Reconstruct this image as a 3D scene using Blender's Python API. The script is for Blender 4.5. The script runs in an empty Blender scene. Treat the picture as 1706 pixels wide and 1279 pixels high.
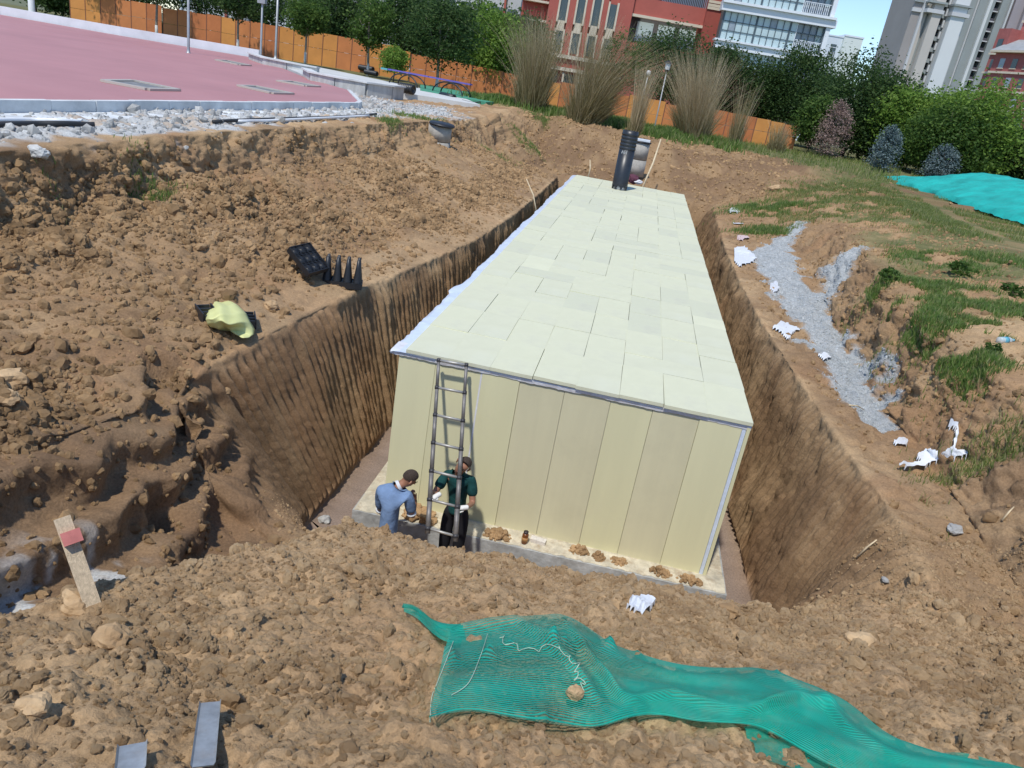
import bpy, bmesh, math, random
import numpy as np
from mathutils import Vector, Matrix, Euler
from mathutils.bvhtree import BVHTree

random.seed(7)
RNG = np.random.default_rng(7)
scene = bpy.context.scene
COL = scene.collection

# ------------------------------------------------------------------ camera
CAM = np.array([2.6346, -9.4401, 6.0572])
YAW, PITCH, ROLL, FOC = -0.1104, 0.3836, 0.1695, 1271.37      # focal length in photo pixels (1706 wide)
_f = np.array([math.sin(YAW) * math.cos(PITCH), math.cos(YAW) * math.cos(PITCH), -math.sin(PITCH)])
_r0 = np.array([math.cos(YAW), -math.sin(YAW), 0.0])
_u0 = np.cross(_r0, _f)
_r = math.cos(ROLL) * _r0 + math.sin(ROLL) * _u0
_u = -math.sin(ROLL) * _r0 + math.cos(ROLL) * _u0
cam_data = bpy.data.cameras.new("camera")
cam = bpy.data.objects.new("camera", cam_data)
COL.objects.link(cam)
cam.matrix_world = Matrix(((_r[0], _u[0], -_f[0], CAM[0]), (_r[1], _u[1], -_f[1], CAM[1]),
                           (_r[2], _u[2], -_f[2], CAM[2]), (0, 0, 0, 1)))
cam_data.sensor_width = 36.0
cam_data.lens = FOC / 1706 * 36
cam_data.clip_start = 0.05
cam_data.clip_end = 3000
scene.camera = cam

# ------------------------------------------------------------------ sky, sun, exposure
SUN_EL, SUN_AZ = math.radians(60), math.radians(196)          # azimuth clockwise from +Y
world = bpy.data.worlds.new("World")
scene.world = world
world.use_nodes = True
wn = world.node_tree
sky = wn.nodes.new("ShaderNodeTexSky")
sky.sky_type = 'NISHITA'
sky.sun_disc = False
sky.sun_elevation = SUN_EL
sky.sun_rotation = SUN_AZ
sky.air_density = 0.9
sky.dust_density = 0.05
sky.ozone_density = 5.0
wn.links.new(sky.outputs[0], wn.nodes["Background"].inputs[0])
wn.nodes["Background"].inputs[1].default_value = 0.15
sun_data = bpy.data.lights.new("sun", 'SUN')
sun_data.energy = 3.1
sun_data.angle = math.radians(2.0)
sun_data.color = (1.0, 0.95, 0.87)
sun = bpy.data.objects.new("sun", sun_data)
COL.objects.link(sun)
sd = Vector((math.sin(SUN_AZ) * math.cos(SUN_EL), math.cos(SUN_AZ) * math.cos(SUN_EL), math.sin(SUN_EL)))
sun.rotation_euler = sd.to_track_quat('Z', 'Y').to_euler()
sun.location = (0, -20, 40)
scene.view_settings.view_transform = 'Standard'
scene.view_settings.look = 'None'
scene.view_settings.exposure = 0.28
scene.view_settings.gamma = 1.0
scene.view_settings.use_curve_mapping = False

# ------------------------------------------------------------------ survey helpers (photo pixel -> place)
def ray(u, v):
    return _f + _r * ((u - 853) / FOC) - _u * ((v - 639.5) / FOC)
def unz(u, v, z):
    d = ray(u, v); t = (z - CAM[2]) / d[2]
    return Vector(CAM + t * d)
def uny(u, v, y):
    d = ray(u, v); t = (y - CAM[1]) / d[1]
    return Vector(CAM + t * d)
def und(u, v, D):
    return Vector(CAM + D * ray(u, v))
def gp(u, D, z):
    """ground point of height z, depth D below photo column u"""
    a = D * (u - 853) / FOC
    b = (z - CAM[2] - D * _f[2] - a * _r[2]) / _u[2]
    return Vector(CAM + D * _f + a * _r + b * _u)
RIGHT = Vector((_r0[0], _r0[1], 0)).normalized()
FWD = Vector((-_r0[1], _r0[0], 0)).normalized()

# ------------------------------------------------------------------ object helpers
def put(o, parent=None, label=None, cat=None, group=None, kind=None):
    COL.objects.link(o)
    if parent is not None: o.parent = parent
    if label: o["label"] = label
    if cat: o["category"] = cat
    if group: o["group"] = group
    if kind: o["kind"] = kind
    return o
def root(name, label, cat, loc=(0, 0, 0), rz=0.0, group=None):
    o = bpy.data.objects.new(name, None)
    o.empty_display_size = 0.2
    o.location = loc
    o.rotation_euler = (0, 0, rz)
    return put(o, None, label, cat, group)
def meshobj(name, verts, faces, m, parent=None, smooth=False, **k):
    me = bpy.data.meshes.new(name)
    me.from_pydata([tuple(v) for v in verts], [], faces)
    me.materials.append(m)
    if smooth: me.polygons.foreach_set("use_smooth", [True] * len(me.polygons))
    me.update()
    return put(bpy.data.objects.new(name, me), parent, **k)
def npmesh(name, V, F, m, smooth=False):
    """V (n,3) float, F (k,3|4) int"""
    me = bpy.data.meshes.new(name)
    k = F.shape[1]
    me.vertices.add(len(V)); me.vertices.foreach_set("co", np.ascontiguousarray(V, dtype=np.float32).ravel())
    me.loops.add(F.size); me.loops.foreach_set("vertex_index", np.ascontiguousarray(F, dtype=np.int32).ravel())
    me.polygons.add(len(F)); me.polygons.foreach_set("loop_start", np.arange(0, F.size, k, dtype=np.int32))
    if smooth: me.polygons.foreach_set("use_smooth", np.ones(len(F), dtype=bool))
    me.materials.append(m)
    me.update(calc_edges=True)
    return me
def link_mesh(name, me, parent=None, **k):
    return put(bpy.data.objects.new(name, me), parent, **k)
def dup(o, parent=None, **k):
    c = o.copy()
    COL.objects.link(c)
    c.parent = parent
    for key, v in k.items():
        if v is not None: c[{'cat': 'category'}.get(key, key)] = v
    for ch in list(o.children):
        dup(ch, c)
    return c

class MB:
    """collects boxes, bars and lathes, then links them as one mesh object"""
    def __init__(s): s.v = []; s.f = []
    def add(s, vs, fs):
        n = len(s.v); s.v += [Vector(p) for p in vs]; s.f += [tuple(i + n for i in f) for f in fs]; return s
    def box(s, x0, x1, y0, y1, z0, z1, M=None):
        vs = [Vector((x, y, z)) for z in (z0, z1) for y in (y0, y1) for x in (x0, x1)]
        if M is not None: vs = [M @ p for p in vs]
        return s.add(vs, [(0, 2, 3, 1), (4, 5, 7, 6), (0, 1, 5, 4), (2, 6, 7, 3), (0, 4, 6, 2), (1, 3, 7, 5)])
    def bar(s, a, b, r, n=8, r2=None, cap=True):
        a = Vector(a); b = Vector(b); d = (b - a).normalized()
        t = d.cross(Vector((0, 0, 1)) if abs(d.z) < .9 else Vector((1, 0, 0))).normalized(); w = d.cross(t)
        r2 = r if r2 is None else r2; vs = []
        for p, q in ((a, r), (b, r2)):
            for i in range(n):
                g = 2 * math.pi * i / n
                vs.append(p + t * math.cos(g) * q + w * math.sin(g) * q)
        fs = [(i, (i + 1) % n, n + (i + 1) % n, n + i) for i in range(n)]
        if cap: fs += [tuple(range(n - 1, -1, -1)), tuple(range(n, 2 * n))]
        return s.add(vs, fs)
    def tube(s, pts, rs, n=7):
        pts = [Vector(p) for p in pts]; m = len(pts)
        if not hasattr(rs, '__len__'): rs = [rs] * m
        vs = []; t = None
        for i, p in enumerate(pts):
            d = (pts[min(i + 1, m - 1)] - pts[max(i - 1, 0)]).normalized()
            if t is None: t = d.cross(Vector((0, 0, 1)) if abs(d.z) < .9 else Vector((1, 0, 0)))
            t = (t - d * t.dot(d)).normalized(); w = d.cross(t)
            for k in range(n):
                g = 2 * math.pi * k / n
                vs.append(p + (t * math.cos(g) + w * math.sin(g)) * rs[i])
        fs = [(i * n + k, i * n + (k + 1) % n, (i + 1) * n + (k + 1) % n, (i + 1) * n + k) for i in range(m - 1) for k in range(n)]
        fs += [tuple(range(n - 1, -1, -1)), tuple(range((m - 1) * n, m * n))]
        return s.add(vs, fs)
    def lathe(s, prof, c=(0, 0, 0), n=16, M=None):
        vs = []
        for r, z in prof:
            for k in range(n):
                g = 2 * math.pi * k / n
                p = Vector((c[0] + r * math.cos(g), c[1] + r * math.sin(g), c[2] + z))
                vs.append(M @ p if M is not None else p)
        m = len(prof)
        fs = [(i * n + k, i * n + (k + 1) % n, (i + 1) * n + (k + 1) % n, (i + 1) * n + k) for i in range(m - 1) for k in range(n)]
        fs += [tuple(range(n - 1, -1, -1)), tuple(range((m - 1) * n, m * n))]
        return s.add(vs, fs)
    def mesh(s, name, m, smooth=False):
        me = bpy.data.meshes.new(name); me.from_pydata([tuple(v) for v in s.v], [], s.f); me.materials.append(m)
        if smooth: me.polygons.foreach_set("use_smooth", [True] * len(me.polygons))
        me.update(); return me
    def build(s, name, m, parent=None, smooth=False, **k):
        return put(bpy.data.objects.new(name, s.mesh(name, m, smooth)), parent, **k)

# ------------------------------------------------------------------ materials
def mat(name, col, rough=0.8, var=0.0, scale=5.0, bump=0.0, bscale=40.0, metal=0.0, attr=None, spec=0.5,
        transl=0.0, stretch=(1, 1, 1), dirt=0.0, dirtcol=(0.25, 0.17, 0.10), dscale=1.2, coords='Object', alpha=1.0, bdist=0.02):
    m = bpy.data.materials.new(name); m.use_nodes = True
    nt = m.node_tree; L = nt.links.new; b = nt.nodes["Principled BSDF"]
    b.inputs["Roughness"].default_value = rough
    b.inputs["Metallic"].default_value = metal
    b.inputs["Specular IOR Level"].default_value = spec
    tc = nt.nodes.new("ShaderNodeTexCoord")
    mp = nt.nodes.new("ShaderNodeMapping"); mp.inputs["Scale"].default_value = stretch
    L(tc.outputs[coords], mp.inputs[0])
    if attr:
        a = nt.nodes.new("ShaderNodeAttribute"); a.attribute_name = attr; c = a.outputs["Color"]
    else:
        a = nt.nodes.new("ShaderNodeRGB"); a.outputs[0].default_value = (*col, 1); c = a.outputs[0]
    if var > 0:
        n = nt.nodes.new("ShaderNodeTexNoise"); n.inputs["Scale"].default_value = scale; n.inputs["Detail"].default_value = 7
        n.inputs["Roughness"].default_value = 0.65
        L(mp.outputs[0], n.inputs["Vector"])
        mr = nt.nodes.new("ShaderNodeMapRange"); mr.inputs[1].default_value = 0.3; mr.inputs[2].default_value = 0.7
        mr.inputs[3].default_value = 1 - var; mr.inputs[4].default_value = 1 + var
        L(n.outputs[0], mr.inputs[0])
        mx = nt.nodes.new("ShaderNodeMix"); mx.data_type = 'RGBA'; mx.blend_type = 'MULTIPLY'; mx.inputs[0].default_value = 1
        L(c, mx.inputs[6]); L(mr.outputs[0], mx.inputs[7]); c = mx.outputs[2]
    if dirt > 0:
        n = nt.nodes.new("ShaderNodeTexNoise"); n.inputs["Scale"].default_value = dscale; n.inputs["Detail"].default_value = 8
        n.inputs["Roughness"].default_value = 0.7
        L(tc.outputs[coords], n.inputs["Vector"])
        mr = nt.nodes.new("ShaderNodeMapRange"); mr.inputs[1].default_value = 0.5; mr.inputs[2].default_value = 0.72
        mr.inputs[4].default_value = dirt
        L(n.outputs[0], mr.inputs[0])
        mx = nt.nodes.new("ShaderNodeMix"); mx.data_type = 'RGBA'; L(mr.outputs[0], mx.inputs[0])
        L(c, mx.inputs[6]); mx.inputs[7].default_value = (*dirtcol, 1); c = mx.outputs[2]
    L(c, b.inputs["Base Color"])
    if bump > 0:
        n = nt.nodes.new("ShaderNodeTexNoise"); n.inputs["Scale"].default_value = bscale; n.inputs["Detail"].default_value = 6
        L(mp.outputs[0], n.inputs["Vector"])
        bp = nt.nodes.new("ShaderNodeBump"); bp.inputs["Strength"].default_value = bump; bp.inputs["Distance"].default_value = bdist
        L(n.outputs[0], bp.inputs["Height"]); L(bp.outputs[0], b.inputs["Normal"])
    if transl > 0:
        t = nt.nodes.new("ShaderNodeBsdfTranslucent"); L(c, t.inputs[0])
        ms = nt.nodes.new("ShaderNodeMixShader"); ms.inputs[0].default_value = transl
        L(b.outputs[0], ms.inputs[1]); L(t.outputs[0], ms.inputs[2]); L(ms.outputs[0], nt.nodes["Material Output"].inputs[0])
    if alpha < 1: b.inputs["Alpha"].default_value = alpha
    return m

# ------------------------------------------------------------------ noise on arrays
def _h(i, j, k, seed):
    i = i.astype(np.uint32); j = j.astype(np.uint32); k = k.astype(np.uint32)
    n = i * np.uint32(374761393) + j * np.uint32(668265263) + k * np.uint32(2147483647) + np.uint32((seed * 974634777) & 0xffffffff)
    n = (n ^ (n >> np.uint32(13))) * np.uint32(1274126177)
    n = (n ^ (n >> np.uint32(16))) * np.uint32(2246822519)
    n = n ^ (n >> np.uint32(15))
    return n.astype(np.float32) * np.float32(1 / 4294967295.0)
def noise2(x, y, seed=0):
    xi = np.floor(x); yi = np.floor(y); fx = (x - xi).astype(np.float32); fy = (y - yi).astype(np.float32)
    xi = xi.astype(np.int64) + 100000; yi = yi.astype(np.int64) + 100000; z = np.zeros_like(xi)
    sx = fx * fx * (3 - 2 * fx); sy = fy * fy * (3 - 2 * fy)
    a = _h(xi, yi, z, seed); b = _h(xi + 1, yi, z, seed); c = _h(xi, yi + 1, z, seed); d = _h(xi + 1, yi + 1, z, seed)
    return (a * (1 - sx) + b * sx) * (1 - sy) + (c * (1 - sx) + d * sx) * sy
def fbm(x, y, octv=5, seed=0, gain=0.5):
    s = 0; a = 1; t = 0
    for o in range(octv):
        s = s + a * noise2(x, y, seed + o * 17); t += a; a *= gain; ca, sa = 1.6, 1.2
        x, y = x * ca - y * sa, x * sa + y * ca
    return s / t - 0.5
def clods(x, y, seed=0, dens=1.0):
    """height field of overlapping half-sunk lumps, cell size 1, height up to ~0.5"""
    xi = np.floor(x); yi = np.floor(y); fx = (x - xi).astype(np.float32); fy = (y - yi).astype(np.float32)
    xi = xi.astype(np.int64) + 100000; yi = yi.astype(np.int64) + 100000; z = np.zeros_like(xi)
    best = np.zeros(x.shape, np.float32)
    for di in (-1, 0, 1):
        for dj in (-1, 0, 1):
            a = _h(xi + di, yi + dj, z, seed); b = _h(xi + di, yi + dj, z, seed + 5); r = _h(xi + di, yi + dj, z, seed + 11); e = _h(xi + di, yi + dj, z, seed + 23)
            r = 0.2 + 0.5 * r * r
            dx = di + a - fx; dy = dj + b - fy
            sx = 0.8 + 0.6 * e
            d2 = dx * dx * sx + dy * dy / sx
            hgt = np.sqrt(np.maximum(r * r - d2, 0)) * np.where(e < dens, 1.0, 0.0)
            best = np.maximum(best, hgt)
    return best
def sstep(a, b, x):
    t = np.clip((x - a) / (b - a), 0, 1); return t * t * (3 - 2 * t)
# ================================================================== GROUND
# cross-sections of the excavation: for each station y, 13 named points (x, z)
#        a0 far left   a1 court edge  a2 upper rim  a3 slope foot  a4 bench      a5 pit rim L   a6 floor L     a7 floor R     a8 pit rim R   a9 bank foot   a10 bank top   a11 shoulder   a12 far right
ST = {
 -14.0: [(-120,3.9),(-10.2,3.85),(-6.4,3.95),(-5.9,3.7),(-4.0,3.8),(-1.0,4.3),(0.2,4.45),(5.0,4.45),(6.5,4.3),(8.0,4.0),(10,3.9),(14,3.9),(120,3.9)],
 -9.4:  [(-120,3.9),(-9.8,3.85),(-6.3,3.95),(-5.9,3.1),(-4.0,2.95),(-1.4,2.6),(0.3,4.3),(5.0,4.42),(6.3,4.3),(7.5,4.1),(9.5,3.9),(14,3.9),(120,3.9)],
 -7.8:  [(-120,3.9),(-9.7,3.85),(-6.3,3.95),(-5.9,2.95),(-2.6,2.75),(-1.0,2.0),(0.1,3.8),(4.7,4.22),(6.0,4.1),(7.2,3.95),(8.8,3.8),(14,3.9),(120,3.9)],
 -6.8:  [(-120,3.9),(-9.65,3.85),(-6.3,3.95),(-5.9,2.9),(-2.3,2.68),(-0.9,1.75),(0.15,3.33),(4.5,3.85),(5.8,3.85),(7.0,3.6),(8.4,3.65),(14,3.9),(120,3.9)],
 -6.0:  [(-120,3.9),(-9.6,3.85),(-6.3,3.95),(-5.9,2.9),(-2.2,2.62),(-0.8,1.6),(0.72,3.18),(4.5,3.45),(5.6,3.5),(6.7,3.3),(8.2,3.55),(14,3.9),(120,3.9)],
 -5.0:  [(-120,3.9),(-9.5,3.85),(-6.3,3.95),(-5.9,2.85),(-2.1,2.6),(-0.7,1.4),(0.95,2.82),(4.3,2.96),(5.5,2.95),(6.7,2.8),(7.9,3.4),(14,3.9),(120,3.9)],
 -4.3:  [(-120,3.9),(-9.5,3.85),(-6.2,3.95),(-5.9,2.8),(-2.0,2.52),(-0.6,1.25),(0.9,2.45),(4.1,2.50),(5.9,2.55),(6.9,2.5),(7.8,3.35),(14,3.9),(120,3.9)],
 -3.0:  [(-120,3.9),(-9.4,3.85),(-6.1,3.95),(-5.9,2.8),(-1.75,2.4),(-0.75,0.9),(0.2,1.25),(4.7,1.3),(6.0,2.4),(7.0,2.3),(7.7,3.3),(13,3.9),(120,3.9)],
 -1.9:  [(-120,3.9),(-9.4,3.85),(-6.0,3.95),(-5.85,2.8),(-2.6,2.5),(-1.8,2.2),(-0.5,0.5),(5.2,0.35),(6.1,2.35),(7.05,2.2),(8.0,3.3),(13,3.9),(120,3.9)],
 -1.3:  [(-120,3.9),(-9.35,3.85),(-6.0,3.95),(-5.85,2.8),(-2.7,2.5),(-1.85,2.25),(-0.8,0.0),(5.4,-0.15),(6.1,2.3),(7.1,2.2),(8.0,3.3),(13,3.9),(120,3.9)],
 -1.1:  [(-120,3.9),(-9.35,3.85),(-6.0,3.95),(-5.85,2.8),(-2.7,2.5),(-1.85,2.25),(-0.9,-0.35),(5.45,-0.35),(6.1,2.3),(7.1,2.2),(8.0,3.3),(13,3.9),(120,3.9)],
 0.0:   [(-120,3.9),(-9.3,3.85),(-6.0,3.95),(-5.7,3.0),(-2.7,2.5),(-1.75,2.3),(-0.9,-0.35),(5.48,-0.35),(6.05,2.25),(7.15,2.2),(7.95,3.35),(13,3.9),(120,3.9)],
 3.0:   [(-120,3.9),(-9.1,3.85),(-6.1,3.95),(-5.6,3.05),(-2.5,2.45),(-1.5,2.25),(-0.85,-0.35),(5.45,-0.35),(5.8,2.3),(7.15,2.15),(7.75,3.45),(12,3.9),(120,3.9)],
 6.0:   [(-120,3.9),(-8.95,3.85),(-6.1,3.95),(-5.5,3.15),(-2.4,2.42),(-1.15,2.2),(-0.65,-0.35),(5.4,-0.35),(5.65,2.3),(7.3,2.15),(7.95,3.4),(12,3.9),(120,3.9)],
 9.0:   [(-120,3.9),(-8.8,3.85),(-5.9,3.95),(-5.3,3.2),(-2.2,2.4),(-0.8,2.2),(-0.5,-0.35),(5.35,-0.35),(5.6,2.3),(7.6,2.2),(8.5,3.3),(12,3.85),(120,3.9)],
 14.0:  [(-120,3.9),(-8.4,3.85),(-5.5,3.95),(-4.9,3.25),(-1.7,2.36),(-0.65,2.2),(-0.45,-0.35),(5.3,-0.35),(5.65,2.25),(8.0,2.35),(9.1,3.2),(12.5,3.8),(120,3.9)],
 20.0:  [(-120,3.9),(-7.95,3.85),(-5.0,3.95),(-4.4,3.25),(-1.6,2.33),(-0.7,2.15),(-0.45,-0.35),(5.3,-0.35),(5.9,2.15),(8.0,2.5),(9.4,3.1),(13,3.7),(120,3.9)],
 25.6:  [(-120,3.9),(-8.0,3.85),(-4.9,3.95),(-3.9,2.95),(-1.9,2.3),(-0.8,2.1),(-0.5,-0.35),(5.3,-0.35),(6.2,2.0),(8.2,2.6),(10,3.2),(14,3.7),(120,3.9)],
 26.4:  [(-120,3.9),(-8.0,3.85),(-4.9,3.95),(-3.9,2.95),(-2.1,2.25),(-1.0,2.0),(0.2,1.75),(4.8,1.8),(6.4,2.0),(8.3,2.7),(10,3.3),(14,3.7),(120,3.9)],
 30.0:  [(-120,3.9),(-9.5,3.85),(-4.9,3.98),(-3.3,2.9),(-2.0,2.1),(-1.0,2.15),(0.5,2.2),(4.8,2.4),(6.8,2.7),(8.8,3.1),(11,3.5),(15,3.8),(120,3.9)],
 33.5:  [(-120,3.9),(-11,3.85),(-5.0,4.0),(-3.9,3.6),(-2.8,2.6),(-1.2,3.6),(0.5,3.65),(4.8,3.45),(7.2,3.3),(9.2,3.5),(11.5,3.7),(15.5,3.85),(120,3.9)],
 36.5:  [(-120,3.9),(-12,3.9),(-5.6,4.0),(-4.4,4.0),(-3.0,3.8),(-1.2,3.95),(0.5,3.93),(4.8,3.8),(7.5,3.65),(9.6,3.7),(12,3.8),(16,3.9),(120,3.95)],
 40.0:  [(-120,3.9),(-13,3.95),(-7,4.0),(-5,4.0),(-3.5,3.98),(-1.5,3.95),(0.5,3.95),(5,3.9),(8,3.88),(10.5,3.85),(13,3.85),(17,3.95),(120,4.0)],
 50.0:  [(-120,3.95),(-16,4.0),(-10,4.02),(-7,4.02),(-4.5,4.0),(-2,4.0),(0.5,4.0),(5,4.0),(9,4.0),(12,4.0),(15,4.0),(20,4.0),(120,4.0)],
 80.0:  [(-120,4.0),(-24,4.0),(-16,4.02),(-12,4.02),(-8,4.0),(-4,4.0),(0.5,4.0),(6,4.0),(11,4.0),(16,4.0),(22,4.0),(30,4.0),(120,4.0)],
}
SY = np.array(sorted(ST)); SX = np.array([[p[0] for p in ST[y]] for y in SY]); SZ = np.array([[p[1] for p in ST[y]] for y in SY])
NF = 13
def normals(X, Y, Z):
    P = np.stack([X, Y, Z], -1); du = np.gradient(P, axis=1); dv = np.gradient(P, axis=0)
    n = np.cross(du, dv); return n / np.maximum(np.linalg.norm(n, axis=-1, keepdims=True), 1e-9)
def lerp(a, b, t): return a * (1 - t[..., None]) + b * t[..., None]
def chunk(seg, ys):
    sval = np.concatenate([i + np.arange(n) / n for i, n in enumerate(seg)] + [[12.0]])
    NS, NY = len(sval), len(ys)
    X = np.zeros((NY, NS)); Z = np.zeros((NY, NS))
    # smooth the station profiles a little along y
    fx = np.array([np.interp(ys, SY, SX[:, k]) for k in range(NF)]).T
    fz = np.array([np.interp(ys, SY, SZ[:, k]) for k in range(NF)]).T
    for j in range(NY):
        X[j] = np.interp(sval, np.arange(NF), fx[j]); Z[j] = np.interp(sval, np.arange(NF), fz[j])
    # round off the creases across s
    for it in range(5):
        Zs = Z.copy(); Zs[:, 1:-1] = (Z[:, :-2] + Z[:, 2:] + 2 * Z[:, 1:-1]) / 4; Z = Zs
    Y = np.repeat(ys[:, None], NS, 1); S = np.repeat(sval[None, :], NY, 0)
    arc = np.zeros_like(X); arc[:, 1:] = np.cumsum(np.hypot(np.diff(X, axis=1), np.diff(Z, axis=1)), axis=1)
    shL = 0.42 * (Z - 1.0) * sstep(3, -2, Y) * sstep(4.6, 5.1, S) * (1 - sstep(5.92, 6.05, S)) * sstep(-4, -2.4, Y)
    shR = 0.08 * (Z - 1.0) * sstep(6.95, 7.06, S) * (1 - sstep(7.9, 8.5, S)) * sstep(-4, -2.4, Y) * (1 - sstep(24, 25.5, Y))
    Yr = Y.copy(); Y = Y - shL - shR
    mid = int(np.searchsorted(sval, 6.5)); arc -= arc[:, mid:mid + 1]; U = arc + X[:, mid:mid + 1]
    N = normals(X, Y, Z)
    wallL = sstep(5.0, 5.12, S) * (1 - sstep(5.93, 6.0, S)) * sstep(-3.2, -1.5, Y) * (1 - sstep(25.5, 26.2, Y))
    wallR = sstep(7.0, 7.06, S) * (1 - sstep(7.88, 8.0, S)) * sstep(-3.5, -2.0, Y) * (1 - sstep(25.5, 26.2, Y))
    floor = sstep(5.95, 6.03, S) * (1 - sstep(6.97, 7.05, S)) * sstep(-1.3, -1.15, Y) * (1 - sstep(25.4, 25.9, Y))
    moundm = sstep(5.55, 6.0, S) * (1 - sstep(9.2, 10, S)) * (1 - sstep(-3.4, -1.4, Y))
    bench = sstep(2.0, 2.3, S) * (1 - sstep(4.75, 5.0, S)) * (1 - sstep(24, 32, Y)) * (1 - .55 * sstep(5, 13, Y)) * (1 - .9 * (sstep(3.8, 4.1, S) * (1 - sstep(-2.6, -1.4, Y))))
    gully = sstep(3.8, 4.1, S) * (1 - sstep(5.4, 5.9, S)) * (1 - sstep(-2.4, -1.4, Y)) * sstep(-8.8, -8, Y)
    rightb = sstep(8.0, 8.2, S) * (1 - sstep(10.6, 11.2, S)) * (1 - sstep(24, 34, Y)) * sstep(-6, -3, Y)
    farm = sstep(25.5, 27, Y) * (1 - sstep(60, 70, Y)) * sstep(1.6, 2.2, S)
    fs_ = sstep(22, 26, Y) * (1 - sstep(38, 42, Y)) * sstep(3, 4, S)
    hardl = 1 - sstep(0.85, 1.05, S)
    amp_far = 1 - 0.8 * sstep(35, 60, Y)
    D = np.zeros_like(X)
    face = sstep(2.0, 2.08, S) * (1 - sstep(2.9, 3.1, S)) * (1 - sstep(30, 34, Y)) + sstep(9.0, 9.05, S) * (1 - sstep(9.95, 10.05, S)) * (1 - sstep(10, 18, Y)) * sstep(-3, -1, Y)
    big = fbm(U / 1.3, Y / 1.3, 4, 3); med = fbm(U / 0.45, Y / 0.45, 5, 9); fine = fbm(U / 0.09, Y / 0.09, 4, 15)
    c1 = clods(U / 0.34, Y / 0.34, 31); c2 = clods(U / 0.15 + 4, Y / 0.15, 41); c3 = clods(U / 0.065, Y / 0.065 + 9, 51)
    nearc = sstep(16, 4, Y)
    rough = np.clip(moundm + bench + 0.6 * gully + 0.55 * rightb + 0.35 * farm, 0, 1)
    D += moundm * (0.10 * big + 0.14 * med + 0.09 * c1 * sstep(-0.1, .15, big) + 0.06 * c2 + 0.032 * c3)
    lump = sstep(-0.12, 0.2, fbm(U / 2.2, Y / 2.2, 3, 77))
    c0 = clods(U / 0.75, Y / 0.75, 29)
    D += bench * (1 - .6 * face) * (0.30 * big + 0.30 * med + (0.22 * c0 + 0.18 * c1 + 0.10 * c2 + .035 * c3) * (0.25 + lump))
    D += face * (0.30 * big + 0.30 * med + 0.08 * c1 + 0.05 * c2 + .10 * (fbm(U / .25, Y / .9, 4, 83)))
    # smooth trodden strip beside the pit rim, left
    strip = sstep(4.1, 4.4, S) * (1 - sstep(4.95, 5.05, S)) * sstep(-1.8, 0, Y)
    D *= (1 - 0.6 * strip)
    D += gully * (0.12 * big + 0.08 * med)
    gg = np.sin((Z * 1.0 + .10 * X + .12 * Y + 0.25 * med + .35 * big) * 17.0); D += gully * 0.10 * gg * (.5 + noise2(U / .5, Y / .5, 88))
    D += rightb * (1 - .4 * face) * (0.2 * big + 0.24 * med + 0.06 * c1 + 0.04 * c2)
    D += farm * (0.6 * big * amp_far + 0.30 * med * amp_far + 0.08 * c1)
    D += floor * (0.05 * med)
    D += 0.02 * fine * (0.35 + rough) * amp_far
    xf = fbm(U / 0.028, Y / 0.028, 3, 19); D += moundm * 0.016 * xf
    rub = sstep(1.0, 1.1, S) * (1 - sstep(1.75, 2.0, S))
    D += rub * (0.10 * c1 + 0.10 * c2 + 0.08 * med)
    D *= (1 - 0.93 * hardl)
    # bucket-teeth grooves down the pit walls
    ph = Yr + 0.10 * fbm(Yr / 1.5, Z / 3.0, 2, 5)
    def grooves(ph, p, seed):
        q = ph / p; w = noise2(q * .8, Z * 0.15, seed) ; saw = np.abs(np.sin(np.pi * q + 1.2 * w))
        return saw ** 0.75
    gL = grooves(ph, 0.17, 61) * (.55 + .9 * noise2(ph / .34, Z * .5, 66))
    D += wallL * (0.13 * (gL - 0.6) + 0.05 * med + 0.07 * big + .02 * fbm(U / .6, Yr / .12, 2, 91) + .03 * fine)
    phr = Yr + 0.12 * fbm(Yr / 1.1, Z / 2.5, 2, 6)
    gR = grooves(phr, 0.14, 63) * (.4 + 1.1 * noise2(phr / .4, Z * .8, 67))
    riml = np.exp(-((S - 5.0) / .05) ** 2) + np.exp(-((S - 8.0) / .05) ** 2); riml = riml * sstep(-3, -1, Y) * (1 - sstep(24, 26, Y))
    D += riml * (.14 * med + .05 * c2 + .12 * big)
    D += wallR * (0.16 * (gR - 0.6) + 0.12 * med + 0.12 * big + .05 * fbm(U / 1.2, Yr / .09, 2, 93) + .03 * fine)
    # some lumps and hollows seen in the photo
    def bumpat(x, y, r, h):
        nonlocal D
        D = D + h * np.exp(-((X - x) ** 2 + (Y - y) ** 2) / (r * r))
    bumpat(0.1, -5.75, 0.22, 0.10)
    for px_, py_, z_, r_, h_ in ((440, 350, 2.6, .35, -.35), (400, 355, 2.6, .25, -.25), (330, 470, 2.5, .2, -.25), (340, 370, 2.6, .7, .25),
                                 (290, 790, 2.0, .16, -.22), (1340, 380, 2.5, .35, -.2), (862, 245, 3.0, 1.0, -.7)):
        q = unz(px_, py_, z_); bumpat(q.x, q.y, r_, h_)
    X2 = X + N[..., 0] * D; Y2 = Y + N[..., 1] * D; Z2 = Z + N[..., 2] * D

    # --- colours of the ground itself (soil kinds, gravel, rubble, mud)
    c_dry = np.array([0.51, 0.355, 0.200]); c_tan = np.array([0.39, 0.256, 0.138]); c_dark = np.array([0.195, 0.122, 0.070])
    c_red = np.array([0.38, 0.215, 0.110]); c_grey = np.array([0.39, 0.42, 0.43]); c_mud = np.array([0.30, 0.23, 0.185])
    c_grass = np.array([0.11, 0.13, 0.05]); c_rub = np.array([0.50, 0.51, 0.50]); c_lime = np.array([0.62, 0.64, 0.62])
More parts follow.
